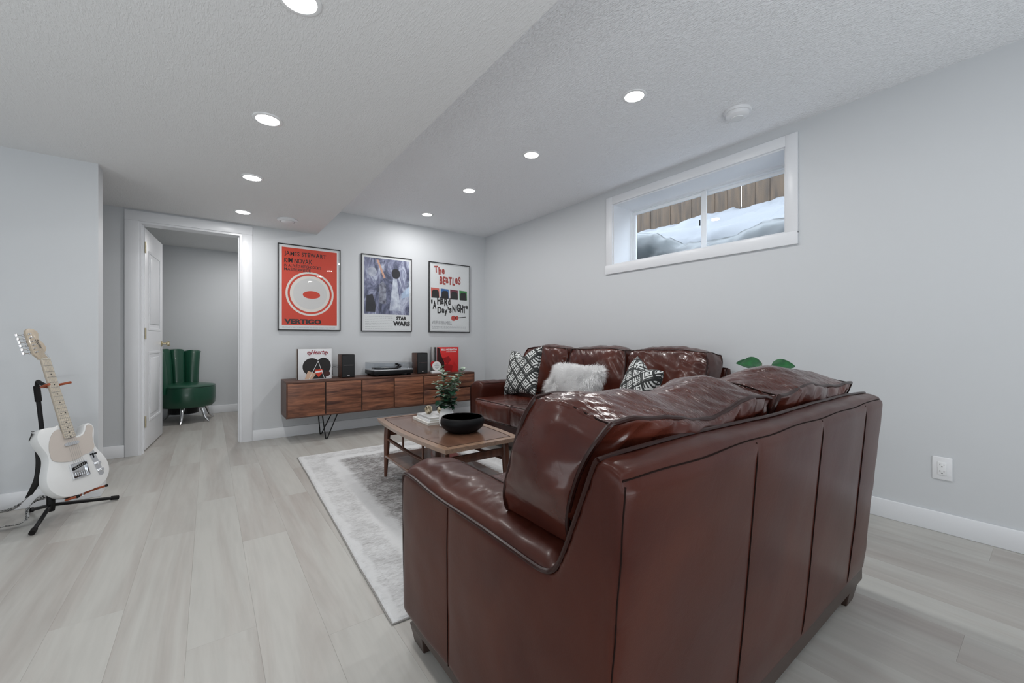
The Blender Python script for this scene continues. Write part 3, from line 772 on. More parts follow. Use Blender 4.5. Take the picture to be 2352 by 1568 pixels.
# ================================================================== RUG
def rug_mat():
    m, nt, b = nmat('distressed_rug')
    tc = node(nt, 'ShaderNodeTexCoord'); sp = node(nt, 'ShaderNodeSeparateXYZ'); nt.links.new(tc.outputs['Object'], sp.inputs[0])
    def ma(op, a, c=None):
        n_ = node(nt, 'ShaderNodeMath', operation=op)
        for k, q in enumerate((a, c)):
            if q is None: continue
            if isinstance(q, (int, float)): n_.inputs[k].default_value = q
            else: nt.links.new(q, n_.inputs[k])
        return n_.outputs[0]
    # distance to the nearest border (rug local centre is origin, half sizes .79, 1.24)
    ex = ma('SUBTRACT', .75, ma('ABSOLUTE', sp.outputs[0])); ey = ma('SUBTRACT', 1.24, ma('ABSOLUTE', sp.outputs[1]))
    n0 = node(nt, 'ShaderNodeTexNoise', i_Scale=7.0, i_Detail=4.0); nt.links.new(tc.outputs['Object'], n0.inputs['Vector'])
    e = ma('ADD', ma('MINIMUM', ex, ey), ma('MULTIPLY', ma('SUBTRACT', n0.outputs[0], .5), .10))
    band = node(nt, 'ShaderNodeValToRGB'); cr = band.color_ramp
    for p_, c_ in ((.0, .20), (.035, .10), (.05, .32), (.17, .36), (.20, .10), (.25, .10), (.30, .62), (.48, .72), (.8, .50)):
        el = cr.elements.new(p_); el.color = (c_,)*3+(1,)
    nt.links.new(e, band.inputs[0])
    mp = node(nt, 'ShaderNodeMapping'); mp.inputs['Scale'].default_value = (1.2, 3.2, 1); nt.links.new(tc.outputs['Object'], mp.inputs[0])
    n1 = node(nt, 'ShaderNodeTexNoise', i_Scale=22.0, i_Detail=8.0, i_Roughness=.78, i_Distortion=1.0); nt.links.new(mp.outputs[0], n1.inputs['Vector'])
    n2 = node(nt, 'ShaderNodeTexNoise', i_Scale=8.0, i_Detail=3.0); nt.links.new(tc.outputs['Object'], n2.inputs['Vector'])
    f = ma('ADD', ma('MULTIPLY', ma('SUBTRACT', n1.outputs[0], .47), 3.6), ma('MULTIPLY', ma('SUBTRACT', n2.outputs[0], .5), 1.2))
    amt = ma('MULTIPLY', ma('MAXIMUM', ma('ADD', f, ma('MULTIPLY', band.outputs[0], .9)), 0.0), band.outputs[0])
    c2 = node(nt, 'ShaderNodeValToRGB'); c2.color_ramp.elements[0].color = (.76, .765, .77, 1); c2.color_ramp.elements[1].color = (.12, .105, .10, 1)
    c2.color_ramp.elements[0].position = .02; c2.color_ramp.elements[1].position = .68
    nt.links.new(amt, c2.inputs[0]); nt.links.new(c2.outputs[0], b.inputs['Base Color']); b.inputs['Roughness'].default_value = .95
    b.inputs['Sheen Weight'].default_value = .2
    n3 = node(nt, 'ShaderNodeTexNoise', i_Scale=120.0, i_Detail=4.0, i_Roughness=.7); nt.links.new(mp.outputs[0], n3.inputs['Vector'])
    bp = node(nt, 'ShaderNodeBump', i_Strength=.8, i_Distance=.006); nt.links.new(n3.outputs[0], bp.inputs['Height']); nt.links.new(bp.outputs[0], b.inputs['Normal'])
    return m
rx, ry = 1.313, 2.628
t = thing('area_rug', 'pale grey distressed area rug on the floor under the coffee table', 'rug', (rx, ry, 0), -.035)
g = MB(); NX, NY = 130, 200; vs = []
for i in range(NX+1):
    for j in range(NY+1):
        X = -.75+1.50*i/NX; Y = -1.24+2.48*j/NY; e = min(.75-abs(X), 1.24-abs(Y))
        z = .012*min(1, e/.012)**.5+.0012*mnoise.noise(Vector((X*60, Y*60, 0)))*(e > .01)
        wv = .004*fbm((X*2, Y*4, 1), 2)
        vs.append((X+wv*(abs(X) > .7), Y+wv*(abs(Y) > 1.1), max(.001, z)))
g.add(vs, [(i*(NY+1)+j, (i+1)*(NY+1)+j, (i+1)*(NY+1)+j+1, i*(NY+1)+j+1) for i in range(NX) for j in range(NY)])
g.build('pile', rug_mat(), t, smooth=True)
BIND = mat('rug_binding', (.26, .25, .24), .9)
pp = [(-.75, y) for y in [-1.24+2.48*k/40 for k in range(40)]]+[(x_, 1.24) for x_ in [-.75+1.50*k/30 for k in range(30)]]+[(.75, y) for y in [1.24-2.48*k/40 for k in range(40)]]+[(x_, -1.24) for x_ in [.75-1.50*k/30 for k in range(30)]]
MB().tube([(a+.004*fbm((a*2, c*4, 1), 2), c+.004*fbm((a*2, c*4, 1), 2), .0035) for a, c in pp], .0035, 6, closed=True).build('binding', BIND, t, smooth=True)

# ================================================================== COFFEE TABLE
zT = .43; tz0 = .012
t = thing('coffee_table', 'walnut coffee table with curved long sides standing on the rug', 'coffee table', (1.25, 2.485, tz0))
ZT = zT-tz0; hw, hl = .25, .545
def boat(s, n=24, inset=0):
    L = []
    for k in range(n+1):
        y = -hl+inset+2*(hl-inset)*k/n; L.append((-(hw-inset+.035*(1-(y/hl)**2)), y))
    R = [(-x_, y) for x_, y in L[::-1]]
    return L+R
ins = .046
outer = boat(1); inner = boat(1, 24, ins)
b = MB(); n = len(outer)
b.prism(inner, ZT-.022, ZT, 'z'); b.build('top_panel', TBL, t)
b = MB(); vs = [(x_, y, ZT) for x_, y in outer]+[(x_, y, ZT) for x_, y in boat(1, 24, ins+.0)]+[(x_*.97, y*.985, ZT-.026) for x_, y in outer]+[(x_, y, ZT-.026) for x_, y in inner]
fs = []
for i in range(n):
    j = (i+1) % n; fs += [(i, j, n+j, n+i), (i, 2*n+i, 2*n+j, j), (2*n+i, 3*n+i, 3*n+j, 2*n+j)]
b.add(vs, fs); b.build('edge_band', TBLB, t)
MB().tube([(x_, y, ZT+.0001) for x_, y in inner], .0016, 4, closed=True).build('inlay_line', SEAM, t)
for sx in (-1, 1):
    for sy in (-1, 1):
        x_, y = sx*.20, sy*.455
        prf = [(.016, ZT-.026), (.021, ZT-.05), (.023, ZT-.12), (.021, ZT-.20), (.017, .14), (.0125, .04), (.010, 0)]
        b = MB(); b.tube([(x_+sx*.012*(1-z/ZT), y+sy*.012*(1-z/ZT), z) for r_, z in prf], [r_ for r_, z in prf], 14); b.build('leg', TBLL, t, smooth=50)
for sx in (-1, 1):
    b = MB(); b.tube([(sx*.20, -.455, .275), (sx*.203, 0, .262), (sx*.20, .455, .275)], .0095, 8, flat=1.6); o = b.build('side_rail', TBLL, t, smooth=50)
    for y in (-.16, .16): MB().tube([(sx*.202, y, .265), (sx*.202, y, ZT-.024)], .008, 8).build('spindle', TBLL, o, smooth=50)
for sy in (-1, 1): bx('end_rail', TBLL, t, -.19, .19, sy*.455-.009, sy*.455+.009, .30, .345, bevel=.002)
sh = [(-.222, -.46), (-.228, 0), (-.222, .46), (.222, .46), (.228, 0), (.222, -.46)]
MB().prism(sh, .145, .163, 'z').build('lower_shelf', TBL, t, bevel=.002)

# things on the coffee table
z0 = zT+.0003
t = thing('bowl', 'large matte black bowl on the coffee table, in front of the vase', 'bowl', (1.296, 2.276, z0))
BO = mat('matte_black_ceramic', (.006, .006, .007), .42, spec=.15, bump=.05, bscale=60); BI = mat('glossy_black_glaze', (.004, .004, .005), .08, spec=.3)
MB().lathe([(0, 0), (.080, 0), (.105, .012), (.130, .034), (.140, .058), (.138, .078), (.130, .094), (.1275, .096), (.125, .094)], seg=64).build('outer_wall', BO, t, smooth=50)
MB().lathe([(.125, .094), (.131, .076), (.132, .058), (.122, .036), (.098, .018), (.07, .011), (0, .010)], seg=64).build('inner_glaze', BI, t, smooth=50)
PAGE = mat('book_pages', (.62, .60, .55), .8, bump=.4, bscale=150, bstretch=(.1,.1,4))
def book(label, x, y, z, w, l, h, rz, cov, grp='books stacked on the coffee table'):
    t = thing('book', label, 'book', (x, y, z), rz, grp)
    bx('pages', PAGE, t, .003, w-.003, .003, l-.004, .002, h-.002)
    bx('cover', cov, t, 0, w, 0, l, h-.002, h, bevel=.0005); bx('cover', cov, t, 0, w, 0, l, 0, .002, bevel=.0005)
    bx('spine', cov, t, 0, .0025, 0, l, .002, h-.002)
    return t
cv1 = mat('book_cover_cream', (.66, .645, .61), .5); cv2 = mat('book_cover_white', (.74, .75, .76), .4); cv3 = mat('book_cover_grey', (.36, .37, .37), .5, col2=(.6, .6, .6), vscale=12)
book('cream book at the bottom of the coffee table stack', 1.19, 2.555, z0, .215, .29, .018, -.04, cv1)
book('white book in the middle of the coffee table stack', 1.205, 2.565, z0+.0184, .20, .25, .014, -.06, cv2)
book('grey patterned book on top of the coffee table stack', 1.215, 2.575, z0+.0328, .19, .24, .013, -.03, cv3)
KN = mat('gilded_knot', (.60, .52, .38), .32, metal=.35, col2=(.18, .13, .08), vscale=30)
def knot(label, x, y, z, s, ph):
    t = thing('decorative_knot', label, 'ornament', (x, y, z+s*1.02), ph, 'gilded knots on the books')
    for a in range(3):
        pts = []
        for k in range(60):
            th = 2*PI*k/60; q = Vector((math.cos(th), math.sin(th), .22*math.sin(3*th+a)))*s*.80
            q = Matrix.Rotation(a*PI/3+.3, 3, 'X') @ (Matrix.Rotation(a*2.1, 3, 'Y') @ q); pts.append(q)
        MB().tube(pts, s*.2, 8, closed=True).build('rope_loop', KN, t, smooth=True)
    MB().lathe([(0, -s*.5), (s*.5, -s*.3), (s*.62, 0), (s*.5, s*.3), (0, s*.5)], seg=16).build('core', KN, t, smooth=True)
knot('cream and gold rope knot on the books, the one farther from the vase', 1.275, 2.73, z0+.0459, .030, .2)
knot('cream and gold rope knot on the books, right beside the white vase', 1.345, 2.665, z0+.0459, .031, 1.3)

LG = mat('variegated_leaf', (.34, .44, .31), .4, col2=(.022, .10, .05), vscale=42); LG2 = mat('dark_green_leaf', (.022, .085, .045), .35, col2=(.012, .045, .025), vscale=14)
STM = mat('plant_stem', (.14, .15, .07), .6)
def leaf_mesh(L, W, fold=.25, curl=.3, n=7):
    b = MB(); vs = []; fs = []
    for i in range(n+1):
        s = i/n; w = W*math.sin(PI*min(1, s*.93+.04))**.8*(1-.25*s); y = L*s; z = -curl*L*s*s
        if i in (0, n): w = W*.06
        vs += [(-w, y, z+fold*w), (-w*.5, y, z+fold*w*.35), (0, y, z), (w*.5, y, z+fold*w*.35), (w, y, z+fold*w)]
    for i in range(n):
        for k in range(4): fs.append((i*5+k, i*5+k+1, (i+1)*5+k+1, (i+1)*5+k))
    b.add(vs, fs); return b
def put_leaf(src, parent, p, d, up=Vector((0,0,1)), s=1.0):
    d = d.normalized(); x = d.cross(up); x = x.normalized() if x.length > 1e-4 else Vector((1,0,0)); z = x.cross(d)
    M = Matrix((x, d, z)).transposed().to_4x4(); M = Matrix.Translation(p) @ M @ Matrix.Scale(s, 4)
    o = link('leaf', src, parent); o.matrix_local = M; return o
t = thing('flower_vase', 'white ceramic vase behind the black bowl on the coffee table', 'vase', (1.288, 2.478, z0))
MB().lathe([(0, 0), (.038, 0), (.046, .004), (.051, .03), (.052, .060), (.046, .092), (.034, .114), (.030, .130), (.031, .149), (.034, .153), (.031, .153), (.027, .130), (.030, .10), (.04, .08), (0, .05)], seg=40).build('vase_body', CERAM, t, smooth=50)
t = thing('leafy_stems', 'green variegated leafy stems standing in the white vase', 'plant', (1.288, 2.478, z0+.06))
lm = leaf_mesh(.047, .027).build('leaf', LG, t, smooth=True); lmd = lm.data; bpy.data.objects.remove(lm)
lm = leaf_mesh(.070, .037, .2, .5).build('leaf', LG2, t, smooth=True); lmb = lm.data; bpy.data.objects.remove(lm)
rnd = random.Random(11)
right = Vector((.803, -.596, 0)); fwd = Vector((.596, .803, 0))
stems = [(-.035, .335, .02), (-.065, .24, -.03), (.085, .29, .02), (.12, .325, -.02), (.055, .22, -.05), (0, .21, .05), (-.02, .28, .03), (.05, .26, .03), (-.03, .17, -.05), (.07, .19, .05), (.02, .15, -.06)]
for k, (a, h, c) in enumerate(stems):
    tip = right*a+fwd*c+Vector((0, 0, h)); mid = right*a*.25+fwd*c*.3+Vector((0, 0, h*.55))
    pts = catmull([Vector((0,0,.0)), Vector((0,0,.06))+right*a*.08, mid, tip], 6, False); pts = [Vector(p) for p in pts]
    MB().tube(pts, [.0022*(1-.6*i/len(pts)) for i in range(len(pts))], 6).build('stem', STM, t, smooth=True)
    big = k >= 4
    nl = 24 if not big else 12
    for q in range(nl):
        s = .42+.58*q/(nl-1); i = min(len(pts)-2, int(s*(len(pts)-1))); p = pts[i].lerp(pts[i+1], s*(len(pts)-1)-i)
        ang = q*2.4+k; d = Vector((math.cos(ang), math.sin(ang), rnd.uniform(.1, .8)))
        put_leaf(lmb if big and q % 2 == 0 else lmd, t, p, d, s=rnd.uniform(.75, 1.15)*(1 if s < .9 else .8))
# tall plant behind the loveseat, in the corner
t = thing('potted_plant', 'dark green leaves of a plant rising behind the loveseat', 'plant', (2.60, 1.04, 0))
MB().lathe([(0, 0), (.11, 0), (.14, .28), (.145, .30), (.135, .30), (.125, .27), (0, .26)], seg=32).build('pot', CERAM, t, smooth=40)
MB().lathe([(.126, .27), (0, .272)], seg=24).build('soil', mat('potting_soil', (.03,.02,.015), .9), t)
lm = leaf_mesh(.13, .042, .25, .25, 10).build('leaf', mat('glossy_plant_leaf', (.018, .15, .035), .3, col2=(.006, .06, .02), vscale=22), t, smooth=True); lg = lm.data; bpy.data.objects.remove(lm)
for k, (dx, dy, h) in enumerate([(-.03, .0, .880), (-.005, -.045, .868), (.02, .05, .85), (-.05, .05, .72), (.05, .06, .68), (-.03, -.06, .66)]):
    pts = [Vector(p) for p in catmull([Vector((0, 0, .26)), Vector((dx*.2, dy*.2, .45)), Vector((dx, dy, h))], 6, False)]
    MB().tube(pts, .004, 6).build('stem', STM, t, smooth=True)
    for q in range(6):
        s = .35+.65*q/5; i = min(len(pts)-2, int(s*(len(pts)-1))); p = pts[i]
        ang = q*2.2+k*1.1
        if q == 5: p = pts[-1]; d = -right*1.0*(1 if k % 2 == 0 else -1)-fwd*.3+Vector((0, 0, .10 if k < 2 else .35))
        else: d = Vector((math.cos(ang), math.sin(ang), .5))
        put_leaf(lg, t, p, d, Vector((0, 0, 1)) if q < 5 else (Vector((0, 0, .8))-fwd), s=.85 if q < 5 else .95)

# ================================================================== MEDIA CONSOLE
cx0, cx1, cy0, cy1, cz0, cz1 = .594, 2.70, 4.436, 4.805, .247, .605
t = thing('media_console', 'long low walnut media console with hairpin legs against the back wall', 'console', (cx0, cy0, 0))
W = cx1-cx0; D = cy1-cy0
b = MB(); th = .02; ft = .016
bx('top_panel', WALD, t, 0, W, 0, D, cz1-th, cz1, bevel=.0015); bx('bottom_panel', WALD, t, 0, W, .0, D, cz0, cz0+th, bevel=.0015)
bx('side_panel', WALD, t, 0, th, 0, D, cz0+th, cz1-th); bx('side_panel', WALD, t, W-th, W, 0, D, cz0+th, cz1-th)
bx('back_panel', WALD, t, th, W-th, D-.01, D, cz0+th, cz1-th)
divs = [.3515, .709, 1.062, 1.416]
for d in divs: bx('divider', DKW, t, d-.008, d+.008, .004, D-.01, cz0+th, cz1-th)
eds = [.0]+divs+[W]
for k, (a, c) in enumerate(zip(eds, eds[1:])):
    x0 = a+(.012 if k == 0 else .006); x1 = c-(.012 if k == 4 else .006)
    if k < 4: bx('door', WAL, t, x0, x1, -ft+.010, .012, cz0+.012, cz1-.022, bevel=.0012)
    else:
        zm = (cz0+cz1)/2-.004
        bx('drawer', WAL, t, x0, x1, -ft+.010, .012, zm+.005, cz1-.022, bevel=.0012); bx('drawer', WAL, t, x0, x1, -ft+.010, .012, cz0+.012, zm-.005, bevel=.0012)
for lx in (.364, 1.742):
    for (yb, ya) in ((.035, .06), (.30, .26)):
        b = MB(); bot = (lx+.0, yb, .006)
        for dx in (-.030, .115): b.tube([(lx+dx, ya, cz0-.006), (lx+dx*.1, yb, .006)], .0058, 8)
        b.box(lx-.045, lx+.13, ya-.012, ya+.012, cz0-.006, cz0).lathe([(0, 0), (.010, 0), (.010, .008), (0, .010)], (lx+.004, yb, 0), 12)
        b.build('hairpin_leg', BLKM, t, smooth=40)
zt = cz1+.0004
# records
def sleeve(label, x, y, w, m, rz=0, group=None, th=.005, lean=0, art=None):
    t = thing('record_sleeve', label, 'record', (x, y, zt), rz, group)
    bx('sleeve', m, t, 0, w, 0, th, 0, .312, bevel=.0006)
    if art: art(t)
    return t
cols = {k: mat('sleeve_'+k, v, .5) for k, v in dict(white=(.70,.71,.73), brown=(.045,.018,.013), dark=(.03,.03,.035), tan=(.30,.22,.15), cream=(.60,.58,.52), red=(.45,.02,.02), grey=(.3,.3,.31), black=(.012,.012,.013)).items()}
CREAM = cols['cream']; INK = mat('black_ink', (.012, .010, .010), .5); REDI = mat('red_ink', (.42, .012, .02), .45); ORI = mat('orange_red_ink', (.62, .05, .02), .45)
def flat(name, mats, parent, M): return M
def poly_art(b, pts, lay, mi): b.add([(x_, lay, z) for x_, z in pts], [tuple(range(len(pts)))], mi)
def ell(cx, cz, rx_, rz_, n=40, a0=0, a1=2*PI): return [(cx+rx_*math.cos(a0+(a1-a0)*k/n), cz+rz_*math.sin(a0+(a1-a0)*k/n)) for k in range(n)]
XZ = lambda x, z, y=-.001: Matrix.Translation((x, y, z)) @ Matrix.Rotation(PI/2, 4, 'X')
SKIN = mat('pale_print_peach', (.62, .42, .30), .5); PKI = mat('print_dark_brown', (.05, .015, .012), .5); WHI = mat('white_ink', (.78, .79, .80), .45)
def art1(t):
    b = MB()
    poly_art(b, ell(.125, .13, .085, .088), -.0004, 0); poly_art(b, ell(.235, .135, .072, .085), -.0005, 0)
    poly_art(b, [(.06, .005), (.09, .09), (.16, .06), (.16, .005)], -.0006, 2); poly_art(b, [(.13, .005), (.19, .09), (.26, .07), (.26, .005)], -.0007, 0)
    poly_art(b, ell(.27, .055, .03, .03), -.0008, 3)
    poly_art(b, [(.15, .075), (.16, .10), (.185, .098), (.2, .105), (.225, .10), (.232, .07), (.19, .02)], -.0010, 1)
    b.build('printed_artwork', [INK, ORI, SKIN, PKI], t)
    l = MB()
    for (a, c) in (((.10, .005), (.185, .185)), ((.185, .185), (.245, .005))):
        d = Vector((c[0]-a[0], c[1]-a[1])).normalized(); nn = Vector((-d.y, d.x))*.0022
        poly_art(l, [(a[0]-nn.x, a[1]-nn.y), (c[0]-nn.x, c[1]-nn.y), (c[0]+nn.x, c[1]+nn.y), (a[0]+nn.x, a[1]+nn.y)], -.0012, 0)
    poly_art(l, [(.155, .062), (.16, .082), (.228, .09), (.226, .075)], -.0013, 0)
    l.build('white_lines', WHI, t)
    text_mesh('lettering', 'Heart', .062, mat('maroon_ink', (.28, .008, .03), .45), t, XZ(.112, .258), sx=.85, bold=.0012, shear=.35)
    sw = MB()
    for (cx_, s) in ((.098, 1), (.262, -1)):
        pts = [(cx_+s*(.004+.016*k/40)*math.cos(k*.28)*-1, -.0012, .268+(.004+.016*k/40)*math.sin(k*.28)) for k in range(40)]
        sw.tube(pts, .0028, 6)
    sw.build('swirl', mat('maroon_swirl', (.30, .008, .03), .45), t)
GRP1 = 'records standing behind the white sleeve'
sleeve('white record sleeve with two dark rounded shapes and the word Heart, front of left stack', .716, 4.560, .315, cols['white'], .0, None, .012, art=art1)
for k, (c, y, dx) in enumerate([('brown', 4.578, -.004), ('cream', 4.592, -.006), ('brown', 4.606, -.003), ('dark', 4.620, -.006), ('brown', 4.634, -.004)]):
    sleeve('thin dark and cream record sleeves standing behind the white Heart sleeve', .712+dx*.5, y, .312, cols[c], 0, GRP1, .010)
def art2(t):
    b = MB(); poly_art(b, [(.0, .312), (.0, .02), (.09, .0), (.10, .12), (.05, .22), (.03, .30)], -.0004, 0)
    poly_art(b, [(.09, .0), (.10, .10), (.20, .09), (.28, .02), (.27, .0)], -.0005, 1); poly_art(b, [(.20, .0), (.23, .13), (.296, .05), (.296, 0)], -.0006, 2)
    poly_art(b, [(.07, .17), (.14, .09), (.19, .15), (.16, .20)], -.0007, 1)
    b.build('printed_artwork', [mat('print_dark_red', (.03, .006, .006), .4), mat('print_deep_red', (.30, .008, .01), .4), mat('print_mid_red', (.50, .015, .015), .4)], t)
    text_mesh('lettering', 'BELLE AND SEBASTIAN', .030, WHI, t, XZ(.055, .270), sx=.72, bold=.0012)
    text_mesh('lettering', 'IF YOU\'RE FEELING SINISTER', .016, WHI, t, XZ(.125, .248), sx=.70, bold=.0005)
sleeve('red record sleeve with white BELLE AND SEBASTIAN lettering, front of right stack', 2.262, 4.600, .300, mat('sleeve_bright_red', (.62, .02, .02), .42), 0, None, .006, art=art2)
rnd = random.Random(3)
for k in range(10):
    c = ['grey', 'dark', 'black', 'cream', 'black', 'white', 'dark', 'cream', 'grey', 'black'][k]
    sleeve('thin grey black and cream record sleeves standing behind the red sleeve', 2.254-.002*(k % 3), 4.617+.0155*k, .302, cols[c], 0, 'records standing behind the red sleeve', .0045+.004*(k % 2))
# little heart object on its white block
t = thing('heart_keepsake', 'small red and white round keepsake on a white block before the red sleeve', 'ornament', (2.212, 4.52, zt))
bx('block', WHT, t, -.065, .075, -.022, .03, 0, .028, bevel=.002)
hp = [(0, 0)]+[(.072*(math.sin(a)**3)*1.0, .075+.0046*(13*math.cos(a)-5*math.cos(2*a)-2*math.cos(3*a)-math.cos(4*a))) for a in [2*PI*k/40 for k in range(21, 60)]]
hh = [(.058*math.sin(a)**3-.012, .092+.0044*(13*math.cos(a)-5*math.cos(2*a)-2*math.cos(3*a)-math.cos(4*a))) for a in [2*PI*k/48 for k in range(48)]]
MB().prism(hh, .0, .016, 'y').build('red_heart', REDI, t)
MB().prism(ell(0, .086, .056, .056, 40), -.012, -.002, 'y').build('round_face', WHT, t)
b = MB()
for z_, hw_ in ((.112, .020), (.100, .030), (.092, .032), (.078, .030), (.069, .026), (.060, .016)): b.box(-hw_, hw_, -.0126, -.0120, z_-.0022, z_+.0022)
b.build('small_print', GREYI, t)
# speakers
def speaker(label, x, y):
    w, d, h = .137, .17, .245
    t = thing('bookshelf_speaker', label, 'speaker', (x, y, zt), 0, 'speakers on the console')
    bx('cabinet', WALD, t, 0, w, .018, d, 0, h, bevel=.003)
    bx('baffle', BLK, t, .001, w-.001, .008, .0175, .001, h-.001, bevel=.004)
    bx('grille', mat('speaker_cloth', (.022, .023, .025), .9, bump=.5, bscale=600) if 'speaker_cloth' not in bpy.data.materials else bpy.data.materials['speaker_cloth'], t, .006, w-.006, 0, .0085, .006, h-.006, bevel=.003)
    bx('chrome_strip', CHR, t, .016, w-.016, -.002, .001, .130, .135)
    bx('badge', CHR, t, w/2-.013, w/2+.013, -.0015, .0005, .020, .028, bevel=.001)
    bx('top_cap', BLK, t, .003, w-.003, .012, d-.01, h, h+.003, bevel=.001)
speaker('small black-fronted bookshelf speaker beside the white record sleeve', 1.132, 4.555)
speaker('small black-fronted bookshelf speaker between the turntable and red sleeve', 1.984, 4.555)
# turntable
t = thing('turntable', 'black turntable with silver deck under a clear cover on the console', 'turntable', (1.446, 4.470, zt))
bx('plinth', BLK, t, 0, .45, 0, .33, .018, .062, bevel=.004)
bx('deck', mat('silver_deck', (.62, .63, .65), .3, metal=.5), t, .002, .448, .002, .328, .062, .072, bevel=.001)
for fx in (.04, .41):
    for fy in (.04, .29): MB().lathe([(0, 0), (.02, 0), (.024, .006), (.024, .014), (.016, .018), (0, .018)], (fx, fy, 0), 20).build('rubber_foot', BLKR, t, smooth=40)
pl = MB().lathe([(0, .072), (.146, .072), (.148, .076), (.146, .086), (0, .086)], (.18, .165, 0), 48).build('platter', BLK, t, smooth=40)
MB().lathe([(0, .086), (.15, .0862), (.15, .0885), (.05, .089), (0, .089)], (.18, .165, 0), 48).build('record', mat('vinyl_record', (.01,.01,.01), .2), pl, smooth=40)
MB().lathe([(0, .089), (.048, .0895), (0, .0898)], (.18, .165, 0), 32).build('record_label', cols['cream'], pl)
a = MB(); a.lathe([(0, .072), (.026, .072), (.026, .09), (.012, .093), (.012, .112), (0, .112)], (.37, .25, 0), 24)
a.tube([(.37, .30, .112), (.37, .25, .114), (.36, .14, .110), (.32, .07, .100)], .004, 8); a.box(.305, .325, .045, .08, .092, .104).lathe([(0, -.02), (.014, -.02), (.014, .02), (0, .02)], (0,0,0), 16, M=Matrix.Translation((.37, .31, .112)) @ Matrix.Rotation(PI/2, 4, 'X'))
a.build('tonearm', BLK, t, smooth=40)
MB().lathe([(0, .072), (.012, .072), (.012, .084), (0, .085)], (.41, .05, 0), 20).build('control_knob', CHR, t, smooth=40)
b = MB(); T = .003; X0, X1, Y0, Y1, Z0, Z1 = .002, .448, .002, .328, .073, .148
b.box(X0, X1, Y0, Y0+T, Z0, Z1-T).box(X0, X1, Y1-T, Y1, Z0, Z1-T).box(X0, X0+T, Y0+T, Y1-T, Z0, Z1-T).box(X1-T, X1, Y0+T, Y1-T, Z0, Z1-T).box(X0, X1, Y0, Y1, Z1-T, Z1)
b.build('dust_cover', ACR, t)
# speaker cable behind the left speaker
tag(MB().tube([(1.10, 4.80, .62), (1.085, 4.78, .70), (1.10, 4.76, .72), (1.16, 4.735, .70)], .002, 6).build('speaker_cable', BLKR, None, smooth=True), 'thin dark cable curling behind the left speaker', 'cable')

# ================================================================== POSTERS
FRB = mat('black_frame', (.010, .010, .011), .35); PAPER = mat('poster_paper', (.72, .73, .74), .55)
def poster(label, x0, x1, z0, z1):
    t = thing('framed_poster', label, 'poster', (x0, YB, z0), 0, 'framed film posters')
    w, h = x1-x0, z1-z0; f = .009
    bx('backing', FRB, t, .002, w-.002, -.010, -.001, .002, h-.002)
    bx('print', PAPER, t, f, w-f, -.0118, -.0102, f, h-f)
    m = MB(); m.box(0, w, -.022, 0, 0, f).box(0, w, -.022, 0, h-f, h).box(0, f, -.022, 0, f, h-f).box(w-f, w, -.022, 0, f, h-f); m.build('frame', FRB, t, bevel=.001)
    bx('glazing', GLASS, t, f, w-f, -.0172, -.0157, f, h-f)
    return t, w, h
def small_print(b, x0, x1, z, n, dz, mi=0, rnd=random.Random(5), hgt=.0025):
    for k in range(n):
        x = x0
        while x < x1:
            l = rnd.uniform(.008, .03); b.add([(x, -.0122, z-k*dz), (min(x+l, x1), -.0122, z-k*dz), (min(x+l, x1), -.0122, z-k*dz+hgt), (x, -.0122, z-k*dz+hgt)], [(0,1,2,3)], mi); x += l+.006
YT = -.0130
# 1: orange-red poster
t, w, h = poster('orange-red poster with pale disc and black VERTIGO lettering, leftmost on the wall', .566, 1.179, 1.109, 2.009)
REDP = mat('orange_red_print', (.62, .048, .018), .5)
b = MB(); poly_art(b, [(.038, .055), (w-.038, .055), (w-.038, h-.035), (.038, h-.035)], -.0121, 0)
poly_art(b, ell(w*.50, h*.435, .235, .235, 64), -.0123, 1); poly_art(b, ell(w*.50, h*.435, .215, .215, 64), -.0124, 0); poly_art(b, ell(w*.50, h*.435, .195, .195, 64), -.0125, 1)
poly_art(b, ell(w*.50, h*.435, .165, .165, 64), -.0126, 2)
poly_art(b, ell(w*.52, h*.425, .085, .042, 40), -.0128, 0)
b.build('printed_artwork', [REDP, mat('pale_print', (.76, .72, .68), .5), mat('light_grey_print', (.66, .645, .64), .5)], t)
FT = XZ(0, 0, YT)
for s, x1, zt_, zb_ in (('JAMES STEWART', .465, .070, .132), ('KIM NOVAK', .325, .142, .196), ("IN ALFRED HITCHCOCK'S", .415, .205, .240), ('MASTERPIECE', .31, .247, .278)):
    text_mesh('lettering', s, .06, INK, t, FT, bold=.0007, jitter=.05, seed=len(s), fit=(.060, x1, h-zb_, h-zt_))
text_mesh('lettering', 'VERTIGO', .078, INK, t, FT, bold=.004, fit=(.060, .415, .068, .120))
b = MB(); small_print(b, .04, w-.05, .035, 2, .008, 0); b.build('small_print', GREYI, t)
# 2: blue-grey poster
t, w, h = poster('blue-grey poster with black STAR WARS title at its foot, middle one', 1.406, 2.017, 1.107, 2.007)
def space_mat():
    m, nt, b = nmat('violet_grey_print'); tc = node(nt, 'ShaderNodeTexCoord')
    mp = node(nt, 'ShaderNodeMapping'); mp.inputs['Scale'].default_value = (1.3, 1, .55); nt.links.new(tc.outputs['Object'], mp.inputs[0])
    n = node(nt, 'ShaderNodeTexNoise', i_Scale=7.0, i_Detail=7.0, i_Roughness=.68, i_Distortion=1.1); nt.links.new(mp.outputs[0], n.inputs['Vector'])
    c = node(nt, 'ShaderNodeValToRGB'); r = c.color_ramp; r.elements[0].position = .30; r.elements[0].color = (.015, .016, .03, 1); r.elements[1].position = .72; r.elements[1].color = (.78, .81, .88, 1)
    for p_, q in ((.42, (.07, .08, .14, 1)), (.52, (.20, .21, .33, 1)), (.60, (.42, .45, .58, 1))): e = r.elements.new(p_); e.color = q
    nt.links.new(n.outputs[0], c.inputs[0]); nt.links.new(c.outputs[0], b.inputs['Base Color']); b.inputs['Roughness'].default_value = .5; return m
